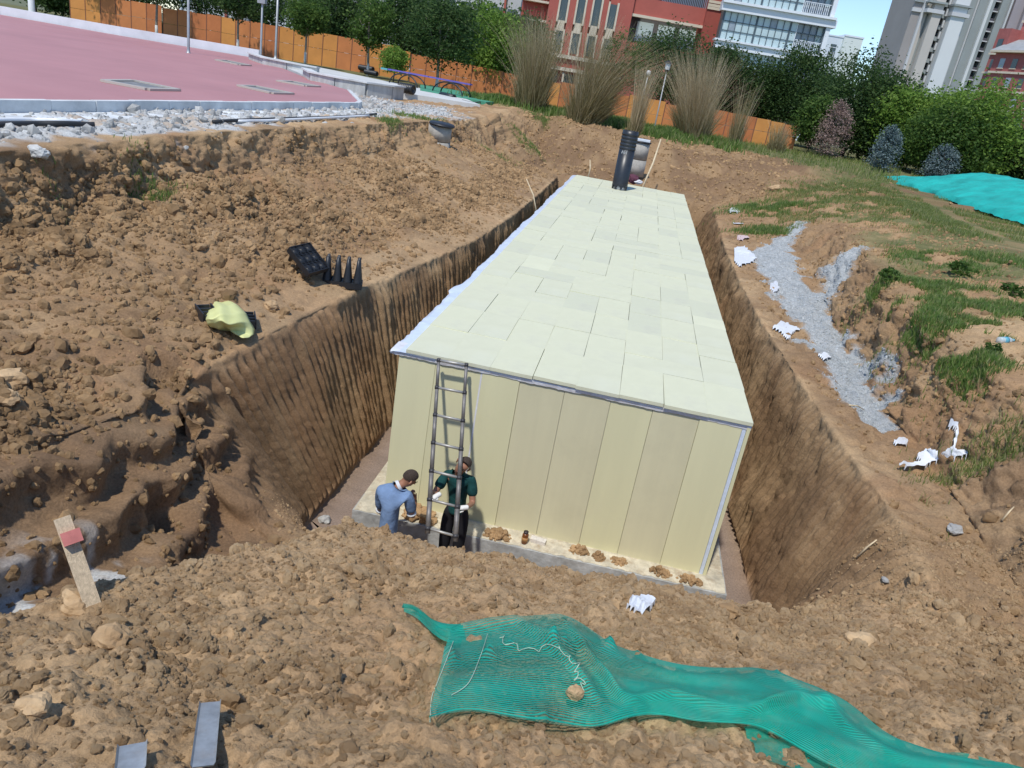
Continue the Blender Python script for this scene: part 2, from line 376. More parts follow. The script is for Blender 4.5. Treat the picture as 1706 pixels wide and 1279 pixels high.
    n1 = fbm(U / 1.8, Y / 1.8, 5, 101); n2 = fbm(U / 0.5, Y / 0.5, 5, 111); n3 = fbm(U / 0.12, Y / 0.12, 4, 121)
    C = np.zeros(X.shape + (3,)) + c_tan
    C = lerp(C, c_dry + 0 * C, sstep(-0.05, 0.15, n1 + 0.4 * n2) * 0.7)
    C = lerp(C, c_red + 0 * C, sstep(0.02, 0.2, fbm(U / 1.1, Y / 1.1, 4, 131)) * 0.5)
    C = lerp(C, c_dark + 0 * C, sstep(0.0, 0.2, fbm(U / 0.9, Y / 0.9, 5, 141)) * 0.55 * (1 - .75 * moundm))
    C = lerp(C, c_dry + 0 * C, moundm * 0.45)
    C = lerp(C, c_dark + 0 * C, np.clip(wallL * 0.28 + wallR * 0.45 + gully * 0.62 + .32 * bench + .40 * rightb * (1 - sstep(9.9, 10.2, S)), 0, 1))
    C = lerp(C, c_dry + 0 * C, strip * 0.4)
    C = lerp(C, c_mud + 0 * C, floor)
    q1 = np.clip(bench * 0 + sstep(10, 20, Y) * sstep(2, 2.5, S) * (1 - sstep(4.8, 5, S)), 0, 1)
    C = lerp(C, c_tan + 0 * C, 0.5 * q1); C = lerp(C, c_dark + 0 * C, q1 * .6 * sstep(-.05, .15, n2))
    # gravel run on the right bench
    gx = np.interp(Y, [0.6, 2, 4, 8, 12, 14.5, 17, 20], [6.68, 6.72, 6.88, 6.88, 6.85, 7.1, 8.0, 8.8])
    gw = np.interp(Y, [0.6, 1.5, 3, 8, 12, 14, 16, 19, 21], [-0.9, 0.26, 0.34, 0.46, 0.60, 0.55, 0.25, 0.15, -0.9])
    gm = sstep(0.16, -0.02, np.abs(X - gx) - gw + 0.9 * n2)
    gm = gm * (X < gx + gw + .3)
    q2 = unz(1410, 455, 2.5); q3 = unz(1335, 520, 2.2)
    tt = np.clip(((X - q3.x) * (q2.x - q3.x) + (Y - q3.y) * (q2.y - q3.y)) / ((q2.x - q3.x) ** 2 + (q2.y - q3.y) ** 2), 0, 1)
    dd = np.hypot(X - (q3.x + tt * (q2.x - q3.x)), Y - (q3.y + tt * (q2.y - q3.y)))
    gm = np.maximum(gm, sstep(0.35, 0.0, dd - 0.15 + 0.6 * n2))
    gm *= sstep(7.97, 8.05, S)
    C = lerp(C, c_grey + 0 * C, gm * 0.9)
    # lime streaks in the left gully
    lm = sstep(-0.03, 0.05, fbm(U / 0.5, Y / 0.25, 5, 151) + 0.03 * n3) * sstep(4.3, 4.8, S) * (1 - sstep(5.55, 5.85, S)) * (1 - sstep(-4.7, -4.1, Y)) * sstep(-7.6, -7.2, Y) * (1 - sstep(-.6, -.3, X))
    C = lerp(C, c_lime + 0 * C, lm * 0.95)
    # crushed concrete beside the court and on the terrace by the planter
    xe = np.interp(Y, [-12, 20], [-9.95, -7.9]); rm = np.clip(sstep(0.85, 1.0, S) * sstep(0.12, -0.06, (X - (xe + 2.75 - .07 * np.clip(Y, 0, 20) + 0.8 * n1)) * 0.5 + 0.5 * n2), 0, 1) * (1 - sstep(26, 30, Y))
    rm = np.maximum(rm, sstep(0.3, -0.1, np.hypot((X + 7.2) / 2.4, (Y - 23) / 5.0) - 0.75 + 0.9 * n2) * (Y > 17) * (S < 2.1))
    C = lerp(C, c_rub + 0 * C, rm * (1 - .55 * sstep(-.02, .12, n2)))
    C = lerp(C, c_tan * .72 + 0 * C, .75 * fs_); C = lerp(C, c_dark + 0 * C, fs_ * .85 * sstep(-.12, .15, fbm(X / 1.2, Y / 2.0, 5, 171)))
    # thin green cover
    gr = sstep(0.0, 0.22, n1 + 0.5 * n2 + 0.10) * sstep(9.8, 10.3, S) * sstep(3, 6, Y) * (1 - sstep(60, 64, Y))
    gr = np.maximum(gr, sstep(37, 40, Y + 6 * n1 + np.where(X > 9, (X - 9) * 1.0, 0)) * sstep(1.8, 2.2, S))
    gr = np.maximum(gr, sstep(44, 47, Y))
    C = lerp(C, c_grass + 0 * C, gr * 0.85 * (1 - rm))
    C *= (1 + 0.35 * n3 + 0.15 * n2)[..., None]
    C = np.clip(C, 0.01, 0.9)
    P = np.stack([X2, Y2, Z2], -1); du = np.gradient(P, axis=1); dv = np.gradient(P, axis=0)
    area = np.linalg.norm(np.cross(du, dv), axis=-1)
    patch = sstep(-0.12, 0.12, fbm(U / 0.9, Y / 0.9, 3, 201))
    idx = np.arange(NY * NS).reshape(NY, NS)
    F = np.stack([idx[:-1, :-1], idx[:-1, 1:], idx[1:, 1:], idx[1:, :-1]], -1).reshape(-1, 4)
    d_ = dict(P=P, du=du, dv=dv, C=C, area=area, moundm=moundm, bench=bench, lump=lump, strip=strip, rightb=rightb, gully=gully, gm=gm, rm=rm, farm=farm, gr=gr, S=S, Y=Y, X=X, patch=patch, n1=n1, n2=n2)
    return {k: v.reshape(NY * NS, -1).squeeze() if v.ndim > 1 else v for k, v in d_.items()}, F
yn = [-10.8, -10.2, -9.7, -9.3, -8.95, -8.7]
while yn[-1] < -0.6: yn.append(yn[-1] + min(.033, max(1.3, yn[-1] + 9.44) * 0.0060))
yn[-1] = -0.6
yf_ = [-0.6]
while yf_[-1] < 80:
    y_ = yf_[-1]; yf_.append(y_ + (0.036 if y_ < 8 else 0.036 + (y_ - 8) * .0013 if y_ < 26.5 else (y_ + 9.44) * (.0065 if y_ < 45 else .02)))
G1, F1 = chunk([8, 30, 50, 90, 110, 120, 420, 100, 75, 75, 50, 24], np.array(yn))
G2, F2 = chunk([10, 44, 60, 100, 90, 80, 24, 80, 75, 75, 60, 40], np.array(yf_))
G = {k: np.concatenate([G1[k], G2[k]]) for k in G1}
def ground_material():
    m = mat("ground_soil", (1, 1, 1), rough=0.95, attr="soil", spec=0.15)
    nt = m.node_tree; L = nt.links.new; b = nt.nodes["Principled BSDF"]
    tc = nt.nodes.new("ShaderNodeTexCoord")
    hs = []
    for sc, dist, st in ((38, 0.02, 0.8), (140, 0.006, 0.9)):
        n = nt.nodes.new("ShaderNodeTexNoise"); n.inputs["Scale"].default_value = sc; n.inputs["Detail"].default_value = 5
        n.inputs["Roughness"].default_value = 0.7
        L(tc.outputs["Object"], n.inputs["Vector"]); hs.append((n, dist, st))
    prev = None
    for n, dist, st in hs:
        bp = nt.nodes.new("ShaderNodeBump"); bp.inputs["Strength"].default_value = st; bp.inputs["Distance"].default_value = dist
        L(n.outputs[0], bp.inputs["Height"])
        if prev: L(prev.outputs[0], bp.inputs["Normal"])
        prev = bp
    L(prev.outputs[0], b.inputs["Normal"])
    a = [x for x in nt.nodes if x.type == 'ATTRIBUTE'][0]
    mr = nt.nodes.new("ShaderNodeMapRange"); mr.inputs[1].default_value = .3; mr.inputs[2].default_value = .7; mr.inputs[3].default_value = .72; mr.inputs[4].default_value = 1.25
    L(hs[0][0].outputs[0], mr.inputs[0])
    mx = nt.nodes.new("ShaderNodeMix"); mx.data_type = 'RGBA'; mx.blend_type = 'MULTIPLY'; mx.inputs[0].default_value = 1
    L(a.outputs["Color"], mx.inputs[6]); L(mr.outputs[0], mx.inputs[7]); L(mx.outputs[2], b.inputs["Base Color"])
    return m
M_ground = ground_material()
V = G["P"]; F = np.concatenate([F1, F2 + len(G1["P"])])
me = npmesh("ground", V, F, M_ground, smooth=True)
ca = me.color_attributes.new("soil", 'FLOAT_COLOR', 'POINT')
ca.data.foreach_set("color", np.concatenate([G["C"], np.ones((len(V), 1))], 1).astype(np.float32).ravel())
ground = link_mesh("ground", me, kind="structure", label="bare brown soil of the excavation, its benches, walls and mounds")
# the land beyond, out to the horizon, and behind the camera
m_far = mat("far_land_grass", (0.13, 0.14, 0.07), 0.95, var=0.3, scale=0.05)
mb = MB()
mb.box(-1500, 1500, 79.5, 1600, 2.9, 3.97); mb.box(-1500, -119, -300, 79.5, 2.9, 3.87); mb.box(119, 1500, -300, 79.5, 2.9, 3.87)
mb.box(-119, 119, -300, -10.6, 2.6, 3.86)
mb.build("far_ground", m_far, kind="structure", label="flat land beyond the building site")

bpy.context.view_layer.update()
dg = bpy.context.evaluated_depsgraph_get()
BVH = BVHTree.FromObject(ground, dg)
def hit(u, v):
    """where the sight line through a photo pixel meets the ground"""
    h = BVH.ray_cast(Vector(CAM), Vector(ray(u, v)).normalized())
    return h[0], h[1]
def gz(x, y):
    h = BVH.ray_cast(Vector((x, y, 40)), Vector((0, 0, -1)))
    return h[0].z if h[0] else 3.5

# --- loose clods and stones (uncountable)
def clod_group(name, m, detail=2, squash=0.75, noisef=1.6, amp=0.55):
    g = bpy.data.node_groups.new(name, 'GeometryNodeTree')
    g.interface.new_socket("Geometry", in_out='INPUT', socket_type='NodeSocketGeometry')
    g.interface.new_socket("Geometry", in_out='OUTPUT', socket_type='NodeSocketGeometry')
    N_ = g.nodes.new; L = g.links.new
    gi = N_("NodeGroupInput"); go = N_("NodeGroupOutput")
    gti = N_("GeometryNodeGeometryToInstance")
    for k in range(6):
        ico = N_("GeometryNodeMeshIcoSphere"); ico.inputs["Radius"].default_value = 1.0; ico.inputs["Subdivisions"].default_value = detail
        sp = N_("GeometryNodeSetPosition")
        nz = N_("ShaderNodeTexNoise"); nz.noise_dimensions = '4D'; nz.inputs["W"].default_value = 3.7 * k; nz.inputs["Scale"].default_value = noisef
        nz.inputs["Detail"].default_value = 3
        pos = N_("GeometryNodeInputPosition"); L(pos.outputs[0], nz.inputs["Vector"])
        sub = N_("ShaderNodeVectorMath"); sub.operation = 'SUBTRACT'; sub.inputs[1].default_value = (.5, .5, .5)
        L(nz.outputs["Color"], sub.inputs[0])
        sc = N_("ShaderNodeVectorMath"); sc.operation = 'SCALE'; sc.inputs["Scale"].default_value = amp * 2.4
        L(sub.outputs[0], sc.inputs[0]); L(ico.outputs[0], sp.inputs[0]); L(sc.outputs[0], sp.inputs["Offset"])
        sm = N_("GeometryNodeSetMaterial"); sm.inputs["Material"].default_value = m
        L(sp.outputs[0], sm.inputs[0]); L(sm.outputs[0], gti.inputs[0])
    iop = N_("GeometryNodeInstanceOnPoints"); L(gi.outputs[0], iop.inputs["Points"]); L(gti.outputs[0], iop.inputs["Instance"])
    iop.inputs["Pick Instance"].default_value = True
    ri = N_("FunctionNodeRandomValue"); ri.data_type = 'INT'; ri.inputs[4].default_value = 0; ri.inputs[5].default_value = 5; L(ri.outputs[2], iop.inputs["Instance Index"])
    rr = N_("FunctionNodeRandomValue"); rr.data_type = 'FLOAT_VECTOR'; rr.inputs[1].default_value = (6.28, 6.28, 6.28); L(rr.outputs[0], iop.inputs["Rotation"])
    na = N_("GeometryNodeInputNamedAttribute"); na.inputs["Name"].default_value = "rad"
    rs = N_("FunctionNodeRandomValue"); rs.data_type = 'FLOAT_VECTOR'; rs.inputs[0].default_value = (.8, .8, squash * .8); rs.inputs[1].default_value = (1.25, 1.2, squash * 1.2)
    vm = N_("ShaderNodeVectorMath"); vm.operation = 'SCALE'; L(rs.outputs[0], vm.inputs[0]); L(na.outputs[0], vm.inputs["Scale"]); L(vm.outputs[0], iop.inputs["Scale"])
    L(iop.outputs[0], go.inputs[0])
    return g
def scatter(name, pts, rad, m, label, detail=2, **k):
    me = bpy.data.meshes.new(name); me.vertices.add(len(pts)); me.vertices.foreach_set("co", np.asarray(pts, np.float32).ravel())
    at = me.attributes.new("rad", 'FLOAT', 'POINT'); at.data.foreach_set("value", np.asarray(rad, np.float32))
    o = put(bpy.data.objects.new(name, me), kind="stuff", label=label)
    md = o.modifiers.new("clods", 'NODES'); md.node_group = clod_group(name + "_nodes", m, detail, **k)
    return o
def sample(w, n):
    p = np.clip(w, 0, None) * G["area"]; p = p / p.sum(); i = RNG.choice(len(p), n, p=p)
    a = RNG.random(n)[:, None] - .5; b = RNG.random(n)[:, None] - .5
    return G["P"][i] + G["du"][i] * a + G["dv"][i] * b
def soil_mat(name, a, b, sc=6):
    m = mat(name, a, 0.95, bump=0.8, bscale=45, spec=0.15, bdist=0.012)
    nt = m.node_tree; L = nt.links.new; bs = nt.nodes["Principled BSDF"]
    g = nt.nodes.new("ShaderNodeNewGeometry"); n = nt.nodes.new("ShaderNodeTexNoise"); n.inputs["Scale"].default_value = sc; n.inputs["Detail"].default_value = 6
    L(g.outputs["Position"], n.inputs["Vector"])
    cr = nt.nodes.new("ShaderNodeMix"); cr.data_type = 'RGBA'; cr.inputs[6].default_value = (*a, 1); cr.inputs[7].default_value = (*b, 1)
    mr = nt.nodes.new("ShaderNodeMapRange"); mr.inputs[1].default_value = .35; mr.inputs[2].default_value = .65
    L(n.outputs[0], mr.inputs[0]); L(mr.outputs[0], cr.inputs[0]); L(cr.outputs[2], bs.inputs["Base Color"])
    return m
M_clod = soil_mat("dry_soil_clods", (0.36, 0.236, 0.126), (0.58, 0.415, 0.240), 5)
M_clod_d = soil_mat("damp_soil_clods", (0.235, 0.150, 0.077), (0.45, 0.295, 0.155), 3)
M_stone = soil_mat("grey_gravel", (0.32, 0.35, 0.36), (0.58, 0.61, 0.61), 9)
M_rub = soil_mat("broken_concrete", (0.26, 0.26, 0.25), (0.60, 0.60, 0.57), 2)
def logn(med_, sg, n, lo, hi): return np.clip(np.exp(RNG.normal(math.log(med_), sg, n)), lo, hi)
w_m = G["moundm"] * (0.25 + G["patch"]) * np.where(G["Y"] < -1.6, 1.0, 0.2) * (G["Y"] < -1.2)
scatter("loose_soil_clods", sample(w_m, 26000), logn(.014, .55, 26000, .006, .07), M_clod, "loose lumps of light brown soil strewn over the near mound", 3, amp=.6)
scatter("soil_crumbs", sample(w_m + .15 * G["moundm"] * (G["Y"] < -1.2), 130000), logn(.0075, .35, 130000, .004, .02), M_clod, "fine crumbs of light brown soil over the near mound", 2, amp=.6)
w_b = np.clip(G["bench"] * (1 - .65 * (G["S"] < 2.95)) * (1 - .6 * (G["S"] < 3.7) * sstep(0, 5, G["Y"])) * (0.12 + G["lump"]) * (1 - .8 * G["strip"]) + .02 * G["gully"], 0, 2) * sstep(30, 18, G["Y"])
scatter("bench_soil_clods", sample(w_b, 55000), logn(.025, .55, 55000, .01, .11), M_clod_d, "brown soil lumps on the benches left and right of the pit", 2, amp=.65)
scatter("bank_soil_clods", sample(G["rightb"] * (1 - G["gm"]) * (.2 + G["patch"]), 14000), logn(.02, .5, 14000, .008, .07), M_clod_d, "small brown soil lumps on the right bank and bench", 2, amp=.65)
scatter("gravel_run", sample(G["gm"] * (G["S"] > 7.97), 24000), logn(.010, .4, 24000, .005, .04), M_stone, "grey gravel spilled along the right bench", 1)
w_r = G["rm"] * (G["Y"] > -4) * (G["Y"] < 30)
scatter("concrete_rubble", sample(w_r, 18000), logn(.028, .6, 18000, .012, .2), M_rub, "crushed white grey concrete along the court edge", 1)
scatter("far_soil_clods", sample(G["farm"] * (G["Y"] < 50) * (G["S"] > 3) * (G["S"] < 9.5) * (1 - G["gr"]), 3500), logn(.045, .5, 3500, .02, .16), M_clod_d, "soil lumps on the slope behind the pit", 1)
# ================================================================== THE SITE: court, kerbs, rubble edge
M_court = mat("court_pink_acrylic", (0.44, 0.205, 0.20), 0.55, var=0.10, scale=0.25, dirt=0.25, dirtcol=(0.47, 0.28, 0.28), dscale=0.12)
M_kerb = mat("weathered_concrete_kerb", (0.58, 0.60, 0.60), 0.85, var=0.22, scale=1.4, bump=0.3, bscale=20)
M_conc = mat("grey_concrete", (0.42, 0.43, 0.42), 0.9, var=0.3, scale=2.5, bump=0.4, bscale=30, stretch=(1, 1, .3))
M_white_wall = mat("pale_painted_concrete", (0.66, 0.70, 0.73), 0.8, var=0.12, scale=0.6)
M_black = mat("black_plastic", (0.018, 0.020, 0.023), 0.45, var=0.2, scale=30)
M_black_rough = mat("black_rubber_hose", (0.03, 0.032, 0.035), 0.7)
M_white_pvc = mat("white_pvc", (0.75, 0.77, 0.78), 0.4)
def slab(name, poly, z0, z1, m, **k):
    n = len(poly)
    vs = [(x, y, z0) for x, y in poly] + [(x, y, z1) for x, y in poly]
    fs = [tuple(range(n - 1, -1, -1)), tuple(range(n, 2 * n))] + [(i, (i + 1) % n, n + (i + 1) % n, n + i) for i in range(n)]
    return meshobj(name, vs, fs, m, **k)
CZ = 4.10
e1 = unz(581, 150, CZ); e2 = unz(512, 130, CZ); e3 = unz(430, 97, CZ); e4 = unz(200, 59, CZ); e5 = unz(0, 24, CZ)
court = slab("court", [(-10.1, -12), (-8.02, 19.0), (-8.2, 19.9), (e1.x, e1.y), (e2.x, e2.y), (e3.x, e3.y), (e4.x, e4.y), (e5.x, e5.y), (-46, 41), (-118, 20), (-118, -12)],
             3.5, CZ, M_court, kind="structure", label="pink painted sports court with a pale concrete edge")
def strip_wall(name, pts, w, z0, z1, m, parent=None, **k):
    """a kerb or low wall of width w following points"""
    pts = [Vector((p[0], p[1], 0)) for p in pts]; n = len(pts); vs = []
    for i, p in enumerate(pts):
        d = (pts[min(i + 1, n - 1)] - pts[max(i - 1, 0)]).normalized(); s = Vector((-d.y, d.x, 0)) * w / 2
        for q, z in ((p + s, z0), (p + s, z1), (p - s, z1), (p - s, z0)): vs.append((q.x, q.y, z))
    fs = []
    for i in range(n - 1):
        for k_ in range(4): fs.append((i * 4 + k_, i * 4 + (k_ + 1) % 4, i * 4 + 4 + (k_ + 1) % 4, i * 4 + 4 + k_))
    fs += [(3, 2, 1, 0), tuple(n * 4 - 4 + i for i in range(4))]
    return meshobj(name, vs, fs, m, parent, **k)
# kerb stones along the near court edge, one object per stone
kr = bpy.data.objects.new("court_kerb", None); put(kr, label="pale blue grey concrete kerb along the near edge of the pink court", cat="kerb")
a = Vector((-9.98, -12, 0)); b = Vector((-7.93, 19.0, 0)); nk = 26
for i in range(nk):
    p = a.lerp(b, i / nk); q = a.lerp(b, (i + 0.992) / nk); s_ = RNG.uniform(-.012, .012)
    strip_wall("kerb_stone", [(p.x + s_, p.y), (q.x + s_, q.y)], 0.16, 3.6, CZ + 0.03 + RNG.uniform(-.006, .006), M_kerb, kr)
for p, q in (((-7.93, 19.05), (-8.15, 19.95)), ((-8.15, 19.98), (e1.x, e1.y))):
    strip_wall("kerb_stone", [p, q], 0.16, 3.6, CZ + 0.03, M_kerb, kr)
# rendered strip of mortar below the kerb, broken at its edge
mv = []; mf = []; npt = 160
for i in range(npt):
    y = -10 + 29.5 * i / (npt - 1); t = (y + 12) / 31; xk = a.x + (b.x - a.x) * t
    w = 1.15 + 0.55 * math.sin(i * .37) * math.sin(i * .113 + 1) + RNG.uniform(-.15, .15)
    for k_, (dx, z) in enumerate(((0.09, 3.86), (w * .5, 3.86 + RNG.uniform(-.04, .04)), (w, 3.87 + RNG.uniform(-.05, .05)), (w + .02, 3.6))): mv.append((xk + dx, y, z + 0.05))
for i in range(npt - 1):
    for k_ in range(3): mf.append((i * 4 + k_, i * 4 + k_ + 1, i * 4 + k_ + 5, i * 4 + k_ + 4))
M_mortar = mat("mortar_apron", (0.58, 0.61, 0.62), 0.9, var=0.25, scale=2.0, bump=.6, bscale=12)
meshobj("mortar_apron", mv, mf, M_mortar, kind="structure", label="ragged pale mortar apron at the foot of the court kerb")
# far pale wall band and path beyond the court
fb = [unz(u, v, CZ) for u, v in ((-100, 8), (0, 24), (200, 59), (430, 97))]
strip_wall("retaining_wall", [(p.x - .1, p.y + .35) for p in fb], 0.4, 3.6, CZ + 0.55, M_white_wall, label="long pale low retaining wall along the far side of the pink court", cat="wall")
M_path = mat("light_concrete_path", (0.55, 0.56, 0.54), 0.85, var=0.12, scale=0.5)
pp = [unz(u, v, 4.15) for u, v in ((430, 92), (560, 118), (680, 143), (760, 158), (800, 175), (640, 150), (510, 127))]
slab("path", [(p.x, p.y) for p in pp], 3.7, 4.17, M_path, kind="structure", label="light concrete path behind the court planters")
M_turf = mat("green_artificial_turf", (0.06, 0.27, 0.17), 0.85, var=0.15, scale=2)
tf = [unz(u, v, 4.19) for u, v in ((700, 141), (760, 150), (850, 164), (848, 170), (810, 170), (700, 150))]
slab("turf_strip", [(p.x, p.y) for p in tf], 3.8, 4.2, M_turf, kind="structure", label="strip of green artificial turf in front of the orange hoarding")
# planter walls (two curved runs)
for name, lb, pix, z1, h in (("planter_wall", "long stained grey concrete planter wall left, nearest the lamp post", ((418, 99), (440, 107), (480, 115), (530, 124)), CZ, 0.42),
                             ("planter_wall", "curved stained grey concrete planter wall right, ending by the rubble", ((509, 127), (520, 134), (560, 142), (610, 151), (650, 156), (668, 157)), CZ, 0.42)):
    pts = [unz(u, v, z1) for u, v in pix]
    r_ = root(name, lb, "planter wall", (pts[0].x, pts[0].y, 0), group="planter walls beside the court")
    L_ = [(p.x - pts[0].x, p.y - pts[0].y) for p in pts]
    n = len(L_)
    for i in range(n - 1):
        strip_wall("wall_panel", [L_[i], (L_[i + 1][0] * .995 + L_[i][0] * .005, L_[i + 1][1] * .995 + L_[i][1] * .005)], 0.3, 3.8, z1 + h - .08, M_conc, r_)
    strip_wall("coping", [(x, y) for x, y in L_], 0.5, z1 + h - .076, z1 + h, M_kerb, r_)
# frames of four light wells set in the court
M_frame = mat("dusty_pale_metal", (0.50, 0.46, 0.40), 0.6, metal=0.3)
M_dust = mat("dusty_grey_glass", (0.20, 0.19, 0.175), 0.5, var=.5, scale=3)
for (us, lb) in (((172, 135, 222, 135, 297, 150, 245, 149), "largest metal light-well frame in the pink court, nearest the kerb"),
                 ((398, 143, 425, 144, 487, 156, 452, 155), "thin metal light-well frame in the pink court right of the largest"),
                 ((463, 135, 487, 136, 532, 144, 508, 143), "small metal light-well frame in the pink court close to the planter wall"),
                 ((360, 100, 378, 101, 417, 109, 398, 108), "farthest metal light-well frame in the pink court, towards the lamp post")):
    P4 = [unz(us[i], us[i + 1], CZ + .02) for i in range(0, 8, 2)]; c = sum(P4, Vector()) / 4
    r_ = root("light_well", lb, "light well", (c.x, c.y, CZ), group="metal frames in the court")
    Q = [p - Vector((c.x, c.y, CZ)) for p in P4]
    for i in range(4):
        p, q = Q[i], Q[(i + 1) % 4]
        strip_wall("frame_bar", [(p.x, p.y), (q.x, q.y)], 0.18, 0.004, 0.06 + .004 * (i % 2), M_frame, r_)
    mb = MB(); mb.add([(p.x * .95, p.y * .95, 0.03) for p in Q] + [(p.x * .95, p.y * .95, 0.006) for p in Q], [(0, 1, 2, 3), (7, 6, 5, 4), (0, 4, 5, 1), (1, 5, 6, 2), (2, 6, 7, 3), (3, 7, 4, 0)]); mb.build("cover", M_dust, r_)

# hoses lying along the rubble
def along(pix, dz=0.05, n=6, wob=0.0):
    pts = []
    for i in range(len(pix) - 1):
        for k_ in range(n):
            t = k_ / n; u = pix[i][0] * (1 - t) + pix[i + 1][0] * t; v = pix[i][1] * (1 - t) + pix[i + 1][1] * t
            h = hit(u, v + wob * math.sin(u * .07))[0]
            if h: pts.append(h + Vector((0, 0, dz)))
    return pts
def smoothpts(p, k=3):
    for _ in range(k): p = [p[0]] + [(p[i - 1] + p[i] * 2 + p[i + 1]) / 4 for i in range(1, len(p) - 1)] + [p[-1]]
    return p
for nm_, pix, r_, m, lb in (("hose", ((-30, 214), (40, 212), (100, 211), (170, 213)), 0.045, M_black_rough, "thick black hose half buried in the rubble, left end of the court edge"),
                            ("hose", ((355, 207), (430, 203), (520, 200), (600, 196), (632, 192)), 0.04, M_black_rough, "thin black hose along the rubble edge below the court corner"),
                            ("pipe", ((-30, 207), (40, 205), (95, 206), (140, 210)), 0.04, M_white_pvc, "white plastic pipe lying on the rubble at the far left"),
                            ("pipe", ((395, 206), (450, 205), (560, 199), (625, 195)), 0.035, M_white_pvc, "thin white pipe lying along the black hose near the court corner")):
    p = smoothpts(along(pix, .06), 4); mb = MB(); mb.tube(p, r_, 8); mb.build(nm_, m, None, True, label=lb, cat=nm_)

# ================================================================== INSULATED TANK IN THE PIT
W, LN, H = 4.735, 24.8, 2.4
tank = root("insulated_tank", "long flat-roofed tank in the pit clad with pale yellow-green foam boards", "tank", (0, 0, 0))
M_b = [mat("foam_board_pale", (0.63, 0.635, 0.455), 0.75, var=0.05, scale=1.5, bump=.06, bscale=60, dirt=.6, dirtcol=(.53, .53, .41), dscale=1.1),
       mat("foam_board_grey", (0.59, 0.60, 0.44), 0.75, var=0.05, scale=1.5, dirt=.6, dirtcol=(.47, .46, .38), dscale=1.6),
       mat("foam_board_yellow", (0.655, 0.66, 0.475), 0.75, var=0.04, scale=1.5),
       mat("foam_board_mid", (0.615, 0.62, 0.45), 0.75, var=0.05, scale=2.0, dirt=.3, dirtcol=(.54, .56, .49), dscale=.6)]
M_w = [mat("wall_board_yellow", (0.66, 0.635, 0.395), 0.7, var=0.05, scale=.8, stretch=(3, 3, .25), dirt=.5, dirtcol=(.60, .56, .38), dscale=.8),
       mat("wall_board_tan", (0.62, 0.585, 0.385), 0.7, var=0.06, scale=.8, stretch=(3, 3, .25), dirt=.3, dirtcol=(.47, .44, .29), dscale=1.2),
       mat("wall_board_light", (0.69, 0.665, 0.42), 0.7, var=0.05, scale=.8, stretch=(3, 3, .25))]
M_film = mat("blue_white_film", (0.60, 0.68, 0.80), 0.35, var=0.12, scale=3, bump=.5, bscale=7)
M_film2 = mat("white_wrap_film", (0.70, 0.71, 0.74), 0.4, var=0.15, scale=6, bump=.5, bscale=14, dirt=.3, dirtcol=(.45, .36, .3), dscale=4)
M_core = mat("dark_seam_adhesive", (0.20, 0.20, 0.17), 0.9)
mb = MB(); mb.box(0.06, W - .06, 0.06, LN - .06, 0.0, H - 0.06); mb.build("core", M_film2, tank)
# front wall boards: seams read off the photo
seams = [0.0] + [unz(u, v, H - .15).x for u, v in ((728, 606), (804, 621), (868, 634), (942, 649), (1018, 664), (1087, 679), (1163, 694))] + [W - .085]
kinds = [2, 0, 0, 0, 1, 1, 0, 2]; kinds = [2, 0, 0, 1, 1, 0, 1, 2]
for i in range(8):
    x0, x1 = seams[i], seams[i + 1]; g = 0.02 if i == 2 else 0.0025
    off = [0, .002, .012, .001, .004, 0, .006, .016][i]
    mb = MB(); mb.box(x0 + g, x1 - 0.0025, -off, 0.055 - off * .2, 0.002, H - 0.045 - (.01 if i % 2 else 0)); mb.build("wall_board", M_w[kinds[i]], tank)
mb = MB(); mb.box(seams[2] - .004, seams[2] + .018, -.006, .03, .01, H - .06); mb.build("wrap_strip", M_film2, tank)
for side in (0, 1):
    x0, x1 = (-.004, .052) if side == 0 else (W - .032, W + .012)
    n = 41; st = LN / n; mesh_s = None
    for i in range(n):
        if mesh_s is None:
            mb = MB(); mb.box(0, x1 - x0, 0.003, st - .003, 0.003, H - 0.075); mesh_s = [mb.mesh("side_board", M_w[0]), mb.mesh("side_board", M_w[1])]
        o = link_mesh("side_board", mesh_s[int(RNG.random() < .35)], tank); o.location = (x0 + RNG.uniform(-.004, .004), i * st + (0.0 if side else .0), 0)
        if i == 0: o.location.y = 0.06 if side == 0 else -.035
# blue film edge at the right corner and along the top
mb = MB(); mb.box(W - .083, W - .034, -.016, .04, .005, H - .08); mb.build("film_strip", M_film, tank)
# film sheet between walls and roof: ruffled ribbon sticking out on the left and front
fv = []; ff = []; nn = 140
for i in range(nn):
    y = -0.05 + (LN + .1) * (i / (nn - 1)) ** 1.4
    o_ = 0.11 + 0.02 * math.sin(y * .8) + 0.012 * math.sin(y * 2.3 + 1) + (0.06 if 3.3 < y < 3.9 else 0) + RNG.uniform(-.012, .012)
    dr = .02 + .012 * math.sin(y * 3.1) + RNG.uniform(-.01, .01)
    for x, z in ((0.5, H - .040), (0.03, H - .038), (-o_ * .6, H - .045 - dr * .3), (-o_, H - .06 - dr)): fv.append((x, y, z))
for i in range(nn - 1):
    for k_ in range(3): ff.append((i * 4 + k_, i * 4 + k_ + 1, i * 4 + k_ + 5, i * 4 + k_ + 4))
meshobj("film_sheet", fv, ff, M_film, tank)
fv = []; ff = []; nn = 120
for i in range(nn):
    x = -0.12 + (W + .14) * i / (nn - 1); dz = .008 * math.sin(x * 3) * math.sin(x * 7.7) + RNG.uniform(-.005, .005)
    for y, z in ((0.35, H - .041), (-.02, H - .043), (-.026 - abs(dz) * .5, H - .065), (-.022, H - .10 + dz)): fv.append((x, y, z))
for i in range(nn - 1):
    for k_ in range(3): ff.append((i * 4 + k_, i * 4 + k_ + 4, i * 4 + k_ + 5, i * 4 + k_ + 1))
meshobj("film_sheet", fv, ff, M_film2, tank)
